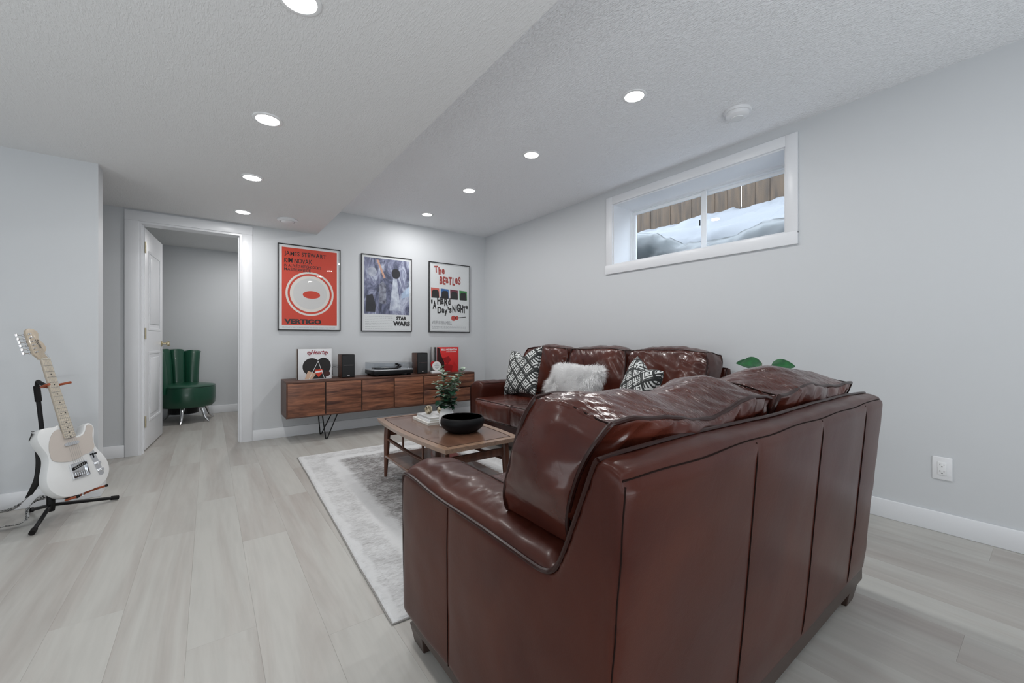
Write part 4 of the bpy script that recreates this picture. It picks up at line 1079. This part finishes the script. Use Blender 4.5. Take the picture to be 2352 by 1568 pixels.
b = MB(); poly_art(b, [(.035, .205), (w-.03, .205), (w-.03, h-.035), (.035, h-.035)], -.0121, 0)
poly_art(b, [(.33, .25), (.36, .50), (.38, .66), (.42, .66), (.44, .50), (.47, .25)], -.0123, 1)
poly_art(b, ell(.41, .70, .052, .062, 30), -.0124, 2); poly_art(b, ell(.125, .70, .055, .055, 30), -.0124, 3)
poly_art(b, [(.20, .33), (.21, .56), (.25, .60), (.29, .55), (.29, .33)], -.0123, 4); poly_art(b, [(.05, .23), (.06, .42), (.13, .44), (.17, .30), (.16, .23)], -.0123, 2)
poly_art(b, [(.175, .845), (.20, .845), (.285, .64), (.262, .63)], -.0124, 5)
poly_art(b, [(.48, .40), (.48, .46), (w-.03, .56), (w-.03, .44)], -.0124, 6)
b.build('printed_artwork', [space_mat(), mat('print_pale_blue', (.66, .70, .78), .5, col2=(.35,.38,.5), vscale=18), mat('print_near_black', (.014, .014, .022), .5), mat('print_grey_violet', (.30, .32, .42), .5, col2=(.5,.52,.6), vscale=20), mat('print_slate', (.36, .38, .46), .5, col2=(.08,.08,.12), vscale=20), mat('print_salmon', (.58, .34, .26), .5), mat('print_sky', (.40, .50, .66), .5)], t)
text_mesh('lettering', 'STAR', .075, INK, t, FT, bold=.0045, fit=(.415, .545, .140, .185)); text_mesh('lettering', 'WARS', .088, INK, t, FT, bold=.0055, fit=(.375, .588, .070, .130))
b = MB(); small_print(b, .045, w-.24, .175, 7, .020, 0, hgt=.003); small_print(b, .045, w-.05, .032, 1, .01, 0); b.build('small_print', GREYI, t)
# 3: white poster
t, w, h = poster('white poster with red and black lettering, rightmost on the wall', 2.247, 2.852, 1.107, 2.009)
b = MB()
for k, mi in enumerate((0, 1, 2, 3)):
    x = .034+k*.137; z = h-.455-.004*k
    poly_art(b, [(x, z), (x+.115, z), (x+.112, z+.120), (x-.004, z+.126)], -.0121, mi)
    poly_art(b, [(x+.006, z-.005), (x+.110, z-.005), (x+.104, z+.080), (x+.085, z+.098), (x+.03, z+.098), (x+.012, z+.080)], -.0123, 4)
for (cx_, cz_, r_) in ((.355, h-.715, .036), (.405, h-.710, .027)): poly_art(b, ell(cx_, cz_, r_, r_*.95, 24), -.0124, 5)
poly_art(b, [(.42, h-.715), (.54, h-.700), (.54, h-.690), (.42, h-.703)], -.0125, 4)
b.add([(x_, -.0121, z) for x_, z in ((.022, .022), (w-.022, .022), (w-.022, .024), (.022, .024))], [(0,1,2,3)], 6); b.add([(x_, -.0121, z) for x_, z in ((.022, h-.024), (w-.022, h-.024), (w-.022, h-.022), (.022, h-.022))], [(0,1,2,3)], 6)
b.add([(x_, -.0121, z) for x_, z in ((.022, .022), (.024, .022), (.024, h-.022), (.022, h-.022))], [(0,1,2,3)], 6); b.add([(x_, -.0121, z) for x_, z in ((w-.024, .022), (w-.022, .022), (w-.022, h-.022), (w-.024, h-.022))], [(0,1,2,3)], 6)
b.build('printed_artwork', [mat('print_coral', (.60, .13, .10), .5), mat('print_blue', (.03, .13, .36), .5), mat('print_maroon', (.14, .02, .04), .5), mat('print_green', (.04, .24, .06), .5), INK, mat('print_red', (.50, .06, .045), .5), GREYI], t)
BR = mat('brick_red_ink', (.36, .055, .045), .5)
for s, x0, x1, zt_, zb_, m_, sd in (('The', .075, .225, .045, .155, BR, 2), ('BEaTLeS', .150, .460, .160, .285, BR, 4), ('"A', .030, .105, .485, .605, INK, 1), ('HaRd', .115, .310, .440, .560, INK, 5),
                          ("Day's", .120, .325, .565, .690, INK, 3), ('NiGHT"', .335, .570, .520, .645, INK, 8)):
    text_mesh('lettering', s, .14, m_, t, FT, bold=.006, jitter=.09, seed=sd, fit=(x0, x1, h-zb_, h-zt_))
text_mesh('lettering', 'WILFRID BRAMBELL', .040, GREYI, t, FT, fit=(.045, .33, h-.80, h-.755))
b = MB(); small_print(b, .045, w-.06, .072, 3, .014, 0, hgt=.004); b.build('small_print', GREYI, t)

# ================================================================== GREEN CHAIR
t = thing('barrel_chair', 'green leather channel-back chair in the room beyond the doorway', 'chair', (-.22, 6.50, 0), math.radians(60))
SR, SZ0, SZ1 = .29, .19, .45
se = [(0, SZ0), (SR-.03, SZ0), (SR-.005, SZ0+.03), (SR, SZ0+.10), (SR, SZ1-.035), (SR-.008, SZ1-.012)]
MB().lathe(se, (0,0,0), 56).build('seat_drum', GREEN, t, smooth=50)
MB().lathe([(SR-.008, SZ1-.012), (SR-.02, SZ1), (SR-.10, SZ1+.014), (0, SZ1+.02)], (0,0,0), 56).build('seat_pad', GREEN, t, smooth=50)
MB().tube([((SR-.004)*math.cos(a), (SR-.004)*math.sin(a), SZ1-.012) for a in [2*PI*k/56 for k in range(56)]], .0045, 6, closed=True).build('piping', GREEN, t, smooth=True)
NCH = 6; a0, a1 = math.radians(10), math.radians(170)      # back wraps round +y
for k in range(NCH):
    aa, ab = a0+(a1-a0)*k/NCH, a0+(a1-a0)*(k+1)/NCH; vs = []; fs = []; NU, NV = 10, 14
    edge = abs(k-(NCH-1)/2)/((NCH-1)/2)
    for side in (0, 1):
        for i in range(NU+1):
            for j in range(NV+1):
                u = i/NU; v = j/NV; a = aa+(ab-aa)*u; z = .36+v*(.895-.36-.02*edge**3)
                flare = .055*v**2; rr = SR-.035+flare+.01; bul = .030*math.sin(PI*u)**.6
                rr = rr-bul if side == 0 else rr+.055+.01*math.sin(PI*u)**.6
                zc = z-(.02 if (v > .99) else 0)*(1-math.sin(PI*u)**.5)
                if v > .93 and side: rr += .018; 
                vs.append((rr*math.cos(a), rr*math.sin(a), zc))
    N1 = (NU+1)*(NV+1); I = lambda s, i, j: s*N1+i*(NV+1)+j
    for s in (0, 1):
        for i in range(NU):
            for j in range(NV): fs.append((I(s,i,j), I(s,i+1,j), I(s,i+1,j+1), I(s,i,j+1)))
    for i in range(NU): fs += [(I(0,i,0), I(1,i,0), I(1,i+1,0), I(0,i+1,0)), (I(0,i,NV), I(0,i+1,NV), I(1,i+1,NV), I(1,i,NV))]
    for j in range(NV): fs += [(I(0,0,j), I(0,0,j+1), I(1,0,j+1), I(1,0,j)), (I(0,NU,j), I(1,NU,j), I(1,NU,j+1), I(0,NU,j+1))]
    MB().add(vs, fs).build('back_channel', GREEN, t, smooth=60, bevel=0)
for a in (-160, -105, -30, 80):
    r = math.radians(a); u = Vector((math.cos(r), math.sin(r), 0))
    pts = [u*(SR-.09)+Vector((0, 0, SZ0)), u*(SR-.06)+Vector((0, 0, SZ0-.06)), u*(SR-.03)+Vector((0, 0, .05)), u*(SR+.02)+Vector((0, 0, .006))]
    MB().tube(catmull(pts, 4, False), [.024*(1-.055*k) for k in range(13)], 12).build('chrome_leg', CHR, t, smooth=50)
MB().lathe([(0, .10), (.15, .10), (.15, SZ0), (0, SZ0)], (0, .04, 0), 24).build('base_plinth', BLK, t)

# ================================================================== GUITAR ON ITS STAND
n_ = Vector((.80, -.60, 0)).normalized(); w_ = Vector((-n_.y, n_.x, 0)); th = math.radians(16.0)
upv = (Vector((0,0,1))*math.cos(th)-n_*math.sin(th)); nv = w_.cross(upv)
G = Matrix((w_, upv, nv)).transposed().to_4x4(); G.translation = Vector((-.556, 3.273, .158))
G = G @ Matrix.Rotation(math.radians(1.5), 4, 'Z')
t = thing('electric_guitar', 'white electric guitar with maple neck resting on a floor stand', 'guitar', M=G)
ol = [(0,0),(.07,.004),(.122,.026),(.155,.072),(.161,.122),(.148,.172),(.128,.212),(.120,.245),(.126,.280),(.138,.315),(.143,.345),(.134,.368),(.116,.376),(.099,.366),(.087,.345),(.075,.327),(.055,.318),(.031,.322),(.029,.36),(.0,.362),(-.029,.365),(-.031,.398),(-.052,.393),(-.08,.396),(-.108,.396),(-.130,.382),(-.143,.352),(-.140,.315),(-.127,.275),(-.121,.240),(-.131,.202),(-.150,.158),(-.161,.115),(-.155,.070),(-.122,.026),(-.07,.004)]
out = catmull(ol, 5)
bd = MB().prism(out, -.045, 0, 'z').build('body', mat('cream_white_lacquer', (.72, .73, .73), .22, coat=.4), t, smooth=40, bevel=.004)
pg = [(-.105,.215),(-.040,.190),(.012,.192),(.050,.205),(.085,.206),(.112,.232),(.114,.262),(.120,.300),(.133,.335),(.133,.355),(.118,.366),(.105,.360),(.092,.335),(.070,.314),(.032,.310),(.030,.350),(-.030,.350),(-.032,.372),(-.058,.372),(-.085,.345),(-.105,.300),(-.112,.255)]
PGM = mat('pale_pickguard', (.52, .47, .43), .35)
MB().prism(catmull(pg, 4), .0005, .003, 'z').build('pickguard', PGM, bd)
NECK = mat('maple_neck', (.52, .44, .34), .35, var=.12, vscale=5, stretch=(8,.6,8), coat=.3); NUTY = .773
FB = mat('maple_fretboard', (.58, .52, .43), .35, var=.1, vscale=5, stretch=(8,.6,8))
nk = MB(); hb = lambda y: .021+.007*(NUTY-y)/(NUTY-.318)
nk.add([(s*hb(y)*f, y, z) for y in (.325, NUTY) for s, f, z in ((-1,1,.006),(-1,.9,-.004),(-1,.45,-.015),(1,.45,-.015),(1,.9,-.004),(1,1,.006))],
       [(i, (i+1) % 6, (i+1) % 6+6, i+6) for i in range(6)]+[(5,4,3,2,1,0),(6,7,8,9,10,11)])
nko = nk.build('neck', NECK, t, smooth=60)
MB().add([(s*hb(y), y, z) for y in (.318, NUTY) for s, z in ((-1,.006),(1,.006),(1,.0115),(-1,.0115))], [(0,1,2,3),(4,7,6,5),(0,4,5,1),(1,5,6,2),(2,6,7,3),(3,7,4,0)]).build('fretboard', FB, nko)
FRM = mat('nickel_fret', (.35, .34, .32), .35, metal=.9)
for k in range(1, 22):
    y = NUTY-.648*(1-2**(-k/12)); MB().tube([(-hb(y), y, .0118), (hb(y), y, .0118)], .0013, 6).build('fret', FRM, nko)
dots = MB()
for k in (3, 5, 7, 9, 12, 15, 17, 19, 21):
    ya = NUTY-.648*(1-2**(-(k-1)/12)); yb = NUTY-.648*(1-2**(-k/12)); y = (ya+yb)/2
    for x_ in ((-.011, .011) if k == 12 else (0,)): dots.lathe([(0, .0119), (.0034, .0119), (.0034, .0121), (0, .0121)], (x_, y, 0), 10)
dots.build('fret_marker', INK, nko)
bx('nut', CREAM, nko, -.021, .021, NUTY, NUTY+.005, .006, .0150)
hs = [(-.021,.0),(-.024,.012),(-.038,.026),(-.041,.040),(-.047,.150),(-.043,.168),(-.028,.178),(-.008,.176),(.008,.164),(.013,.148),(.009,.132),(.006,.118),(.014,.104),(.024,.088),(.029,.068),(.026,.052),(.016,.040),(.013,.028),(.021,.014),(.021,.0)]
hs = [(x_, NUTY+.004+z*1.0) for x_, z in hs]
HM = Matrix.Identity(4)
hso = MB().prism(hs, -.014, .000, 'z').build('headstock', NECK, t, smooth=40, bevel=.002)
text_mesh('lettering', 'Squier', .021, INK, hso, Matrix.Translation((-.014, NUTY+.118, .0006)) @ Matrix.Rotation(-1.35, 4, 'Z'), shear=.3, bold=.0003)
for k in range(6):
    y = NUTY+.046+.0205*k; x_ = -.030-.0012*k
    MB().lathe([(0, 0), (.005, 0), (.005, .003), (.003, .004), (.003, .012), (.004, .013), (0, .013)], (x_, y, 0), 12).build('tuning_post', CHR, hso, smooth=40)
    b = MB(); b.tube([(x_-.004, y, -.020), (x_-.034, y, -.020)], .0028, 8); b.box(x_-.012, x_+.012, y-.006, y+.006, -.026, -.0145)
    b.lathe([(0, -.009), (.0075, -.007), (.008, 0), (.0075, .007), (0, .009)], (0,0,0), 12, M=Matrix.Translation((x_-.040, y, -.020)) @ Matrix.Rotation(PI/2, 4, 'X') @ Matrix.Diagonal((1, .55, 1, 1)))
    b.build('tuning_peg', CHR, hso, smooth=40)
# bridge, pickups, controls
br = bx('bridge_plate', CHR, t, -.043, .043, .088, .172, .0005, .002, bevel=.0005)
b = MB(); b.box(-.043, -.0415, .088, .172, .002, .010).box(.0415, .043, .088, .172, .002, .010).box(-.043, .043, .0865, .088, .0005, .010); b.build('bridge_wall', CHR, br)
for k in range(6): MB().tube([(-.027+.0108*k, .100, .006), (-.027+.0108*k, .118, .006)], .0042, 10).build('saddle', CHR, br, smooth=40)
MP = Matrix.Translation((0, .150, 0)) @ Matrix.Rotation(math.radians(14), 4, 'Z')
pk = MB(); pl_ = ell(-.030, 0, .0085, .0085, 12, PI/2, 3*PI/2+.2)+ell(.030, 0, .0085, .0085, 12, -PI/2, PI/2+.2)
pk.prism(pl_, .002, .010, 'z', M=MP); po = pk.build('bridge_pickup', BLK, t, smooth=40)
b = MB()
for k in range(6): b.lathe([(0, .010), (.0025, .010), (.0025, .0112), (0, .0112)], (MP @ Vector((-.027+.0108*k, 0, 0)))[:], 10)
b.build('pole_pieces', CHR, po)
pl2 = ell(-.028, .283, .009, .009, 12, PI/2, 3*PI/2+.2)+ell(.028, .283, .009, .009, 12, -PI/2, PI/2+.2)
MB().prism(pl2, .003, .009, 'z').build('neck_pickup', CHR, t, smooth=40)
cp = MB(); CPm = Matrix.Translation((.098, .142, 0)) @ Matrix.Rotation(math.radians(8), 4, 'Z')
cpl = ell(0, -.066, .015, .015, 12, PI, 2*PI+.2)+ell(0, .066, .015, .015, 12, 0, PI+.2)
cp.prism(cpl, .0005, .002, 'z', M=CPm); cpo = cp.build('control_plate', CHR, t, smooth=40)
for yy in (-.008, -.050): MB().lathe([(0, .002), (.0095, .002), (.0095, .018), (.008, .0195), (0, .0195)], (CPm @ Vector((0, yy, 0)))[:], 24).build('control_knob', CHR, cpo, smooth=40)
b = MB(); p = CPm @ Vector((0, .044, 0)); b.box(p.x-.003, p.x+.003, p.y-.014, p.y+.014, .002, .0035); b.tube([p+Vector((0, .004, .002)), p+Vector((0, .008, .016))], .002, 8); b.box(p.x-.005, p.x+.005, p.y+.003, p.y+.012, .013, .021); b.build('selector_switch', BLK, cpo)
for k in range(6):
    s = -1+2*k/5
    MB().tube([(s*.027, .105, .0115), (s*.017, NUTY, .0155), (-.030-.0012*(5-k if False else k)+.003, NUTY+.046+.0205*k, .010)], .0005, 5).build('string', FRM, t)
for x_, y in ((0, -.004), (-.138, .385)): MB().lathe([(0, 0), (.004, 0), (.003, .006), (.007, .010), (.007, .012), (0, .012)], seg=12, M=Matrix.Translation((x_, y, -.022)) @ Matrix.Rotation(PI/2 if y < 0 else -PI*.35, 4, 'X')).build('strap_button', CHR, bd, smooth=40)

# stand
hub = Vector((-.722, 3.425, .085))
t = thing('guitar_stand', 'black tubular guitar stand with orange padded arms holding the guitar', 'guitar stand', (hub.x, hub.y, 0))
O = Vector((hub.x, hub.y, 0))
ORP = mat('orange_rubber_tube', (.33, .07, .022), .5)
for f in (Vector((-.462, 3.565, .014)), Vector((-.735, 3.17, .014)), Vector((-.845, 3.60, .014))):
    st = hub+Vector((0,0,-.01)); d = (f-st).normalized()
    lg_ = MB().tube([st-O, f-O-d*.02], .0095, 12).build('leg', BLKM, t, smooth=50)
    MB().tube([f-O-d*.035, f-O], .013, 12).build('rubber_foot', BLKR, lg_, smooth=50)
MB().lathe([(0, .04), (.016, .04), (.018, .06), (.018, .125), (.013, .14), (0, .14)], (0,0,0), 20).build('hub', BLKM, t, smooth=40)
topp = Vector((-.800, 3.535, .735))-O; pdir = topp-Vector((0, 0, .1))
MB().tube([Vector((0, 0, .09)), topp], .0105, 12).build('mast', BLKM, t, smooth=50)
MB().tube([topp-pdir.normalized()*.08, topp+pdir.normalized()*.01], .0145, 12).build('mast_collar', BLKR, t, smooth=50)
NC = G @ Vector((0, .625, -.028))-O
MB().tube(catmull([topp, topp+Vector((.004, -.002, .035)), topp.lerp(NC, .35)+Vector((0, 0, .025)), NC], 5, False), .010, 10).build('neck_bracket', BLKR, t, smooth=50)
wN = (G.to_3x3() @ Vector((1, 0, 0))); fN = (G.to_3x3() @ Vector((0, 0, 1)))
yk = MB(); yk.tube(catmull([NC-wN*.055+fN*.075, NC-wN*.050+fN*.04, NC-wN*.035+fN*.008, NC, NC+wN*.035+fN*.008, NC+wN*.06+fN*.035, NC+wN*.075+fN*.055], 5, False), .0065, 10)
yk.build('neck_yoke', ORP, t, smooth=50)
CB = G @ Vector((0, -.012, -.055))-O
MB().tube([Vector((0, 0, .115)), CB], .011, 10).build('cradle_bracket', BLKM, t, smooth=50)
for s in (-1, 1):
    a = CB+wN*s*.012; e1 = G @ Vector((s*.075, .000, -.030))-O; e2 = G @ Vector((s*.105, .0015, .030))-O
    m_ = G @ Vector((s*.06, -.009, -.050))-O
    e1 = G @ Vector((s*.072, -.0065, -.02))-O; e2 = G @ Vector((s*.078, -.0055, .035))-O
    ar = MB().tube(catmull([a, m_, e1, e2], 5, False), .0062, 10).build('cradle_arm', ORP, t, smooth=50)
    MB().tube([e2, e2+fN*.006], .0075, 10).build('end_cap', BLKR, ar, smooth=40)
# strap
def strap_mat():
    m, nt, b = nmat('woven_strap'); uv = node(nt, 'ShaderNodeTexCoord')
    v = node(nt, 'ShaderNodeTexVoronoi', i_Scale=95.0, feature='DISTANCE_TO_EDGE'); nt.links.new(uv.outputs['Object'], v.inputs['Vector'])
    c = node(nt, 'ShaderNodeValToRGB'); c.color_ramp.elements[0].position = .10; c.color_ramp.elements[1].position = .16; c.color_ramp.elements[0].color = (.5, .5, .5, 1); c.color_ramp.elements[1].color = (.02, .02, .02, 1)
    nt.links.new(v.outputs[0], c.inputs[0]); nt.links.new(c.outputs[0], b.inputs['Base Color']); b.inputs['Roughness'].default_value = .8; return m
STR = strap_mat(); STB = mat('black_strap', (.010, .010, .010), .7)
t = thing('guitar_strap', 'black and patterned guitar strap hanging beside the guitar onto the floor', 'guitar strap', (-.83, 3.55, 0))
O = Vector((-.83, 3.55, 0))
def ribbon(name, pts, dirs, m, wd=.045):
    P = catmull([tuple(p) for p in pts], 8, False); Dv = catmull([tuple(d) for d in dirs], 8, False)
    vs = []; fs = []
    for p, d in zip(P, Dv):
        p = Vector(p)-O; d = Vector(d).normalized()*wd/2; vs += [p-d, p+d]
    fs = [(2*i, 2*i+1, 2*i+3, 2*i+2) for i in range(len(P)-1)]
    b = MB(); b.add(vs, fs)
    me_o = b.build(name, m, t, smooth=True); so = me_o.modifiers.new('s', 'SOLIDIFY'); so.thickness = .0022; so.offset = 0
    return me_o
hz_ = G @ Vector((-.146, .37, -.030))
A_ = (.80, -.55, .1)
ribbon('upper_strap', [hz_, (-.795, 3.50, .45), (-.775, 3.47, .34), (-.785, 3.485, .22), (-.83, 3.53, .115)], [(.3,-.2,.9), (.5,-.3,.4), (.75,-.55,.1), (.75,-.5,.1), (.6,-.3,.4)], STB, .045)
ribbon('hanging_strap', [(-.83, 3.53, .115), (-.875, 3.565, .065), (-.935, 3.60, .035), (-1.02, 3.64, .028), (-1.12, 3.66, .026)], [(.6,-.3,.5), (.3,-.5,.6), (.1,-.8,.55), (.1,-.9,.5), (0,-1,.3)], STR, .04)
ribbon('looped_strap', [(-.735, 3.40, .13), (-.77, 3.40, .125), (-.80, 3.385, .085), (-.80, 3.38, .040), (-.82, 3.36, .018), (-.88, 3.345, .022), (-.98, 3.35, .022), (-1.10, 3.37, .022)], [(.2,-.5,.7), (.2,-.5,.7), (.5,-.7,.3), (.5,-.8,.2), (.2,-.9,.35), (.1,-.9,.4), (0,-.9,.4), (0,-1,.3)], STR, .036)
